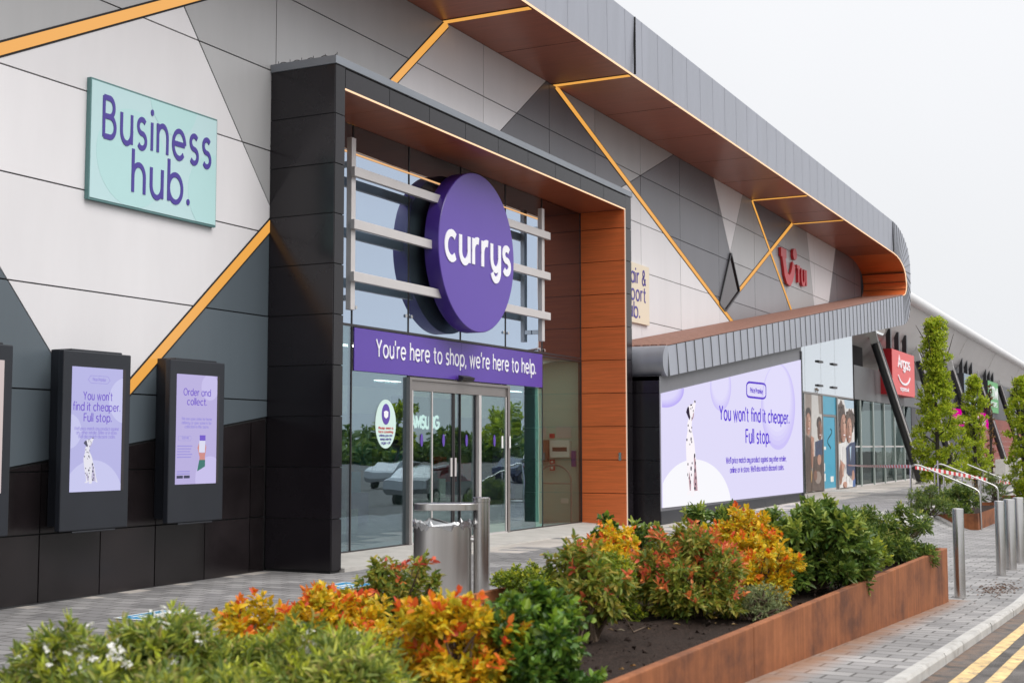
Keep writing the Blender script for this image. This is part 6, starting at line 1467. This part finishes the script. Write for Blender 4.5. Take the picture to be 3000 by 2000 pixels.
for b in (-.35, .35): mb.tube([(-.9, b, .62), (.9, b, .98)], .05, 6); mb.tube([(.9, b, .62), (-.9, b, .98)], .05, 6)
mb.build('scissor_arm', bl_, lf); mb = MB(); mb.box(-1.2, 1.2, -.55, .55, .98, 1.12); mb.build('platform', bl_, lf)
mb = MB()
for z_ in (1.62, 2.12): mb.tube([(-1.18, -.53, z_), (1.18, -.53, z_), (1.18, .53, z_), (-1.18, .53, z_), (-1.18, -.53, z_)], .028, 6)
for a in (-1.18, -.4, .4, 1.18):
    for b in (-.53, .53): mb.tube([(a, b, 1.1), (a, b, 2.12)], .026, 6)
mb.build('guard_rail', bl_, lf); lf.location = (31, .1, zs(31)-.1)
G3 = 'round trees across the road'
def round_tree(x, y, h, r_, label):
    t = thing('round_tree', label, 'tree', (x, y, -.5), G3)
    mb = MB(); mb.tube([(x, y, -.6), (x+.1, y, h*.3), (x, y, h*.6)], [.16, .12, .05], 8)
    lumps = []
    for k in range(12):
        a, f = random.uniform(0, 6.3), random.uniform(.2, .8); c_ = (x+math.cos(a)*r_*f, y+math.sin(a)*r_*f, h*.62+random.uniform(-.25, .3)*h); lumps.append((c_, (r_*.42, r_*.42, r_*.36)))
        mb.tube([(x, y, h*.35), ((x+c_[0])/2, (y+c_[1])/2, c_[2]*.8), c_], [.06, .04, .02], 5)
    mb.build('trunk', M['bark'], t, smooth=True)
    foliage(t, lumps, 4.5, .34, .2, 7, ('hornbeam', 'choisya_dk'), .4, .4, .6)
for i, (x, y, h, r_) in enumerate(((60, -26, 5.5, 1.9), (78, -25, 4.6, 1.5), (98, -27, 5.2, 1.7), (44, -32, 6, 2.1))):
    round_tree(x, y, h, r_, ('round young tree in the car park, mirrored above the parked car', 'small round tree in the car park, mirrored in the right door leaf', 'round tree in the car park beside the white van', 'round tree in the car park, mirrored left of the doors')[i])
th = thing('treeline', 'row of merged trees at the far side of the car park', 'treeline', (80, -75, 0)); th['kind'] = 'stuff'
fo, _, _ = foliage(th, [((x+random.uniform(-2, 2), -75+random.uniform(-4, 4), random.uniform(.2, 1.2)), (6, 4, random.uniform(1.6, 3.6))) for x in range(-60, 330, 7)], .55, 1.1, .8, 6, ('choisya_dk', 'choisya_dk'), .3, .4, .5, name='trees')
fo['kind'] = 'stuff'
car(60, -13.5, -.45, .05, mat('pale_grey_car_paint', (.35, .36, .38), .25, coat=.5), 'pale grey car in the first row of the car park across the road', 'car')
car(52, -14.5, -.45, math.pi, mat('red_car_paint', (.30, .02, .025), .25, coat=.5), 'red car in the first row of the car park across the road', 'car')
car(86, -14, -.45, 0, mat('grey_car_paint', (.16, .165, .17), .25, metal=.4, coat=.5), 'grey car at the far end of the first car park row', 'car')
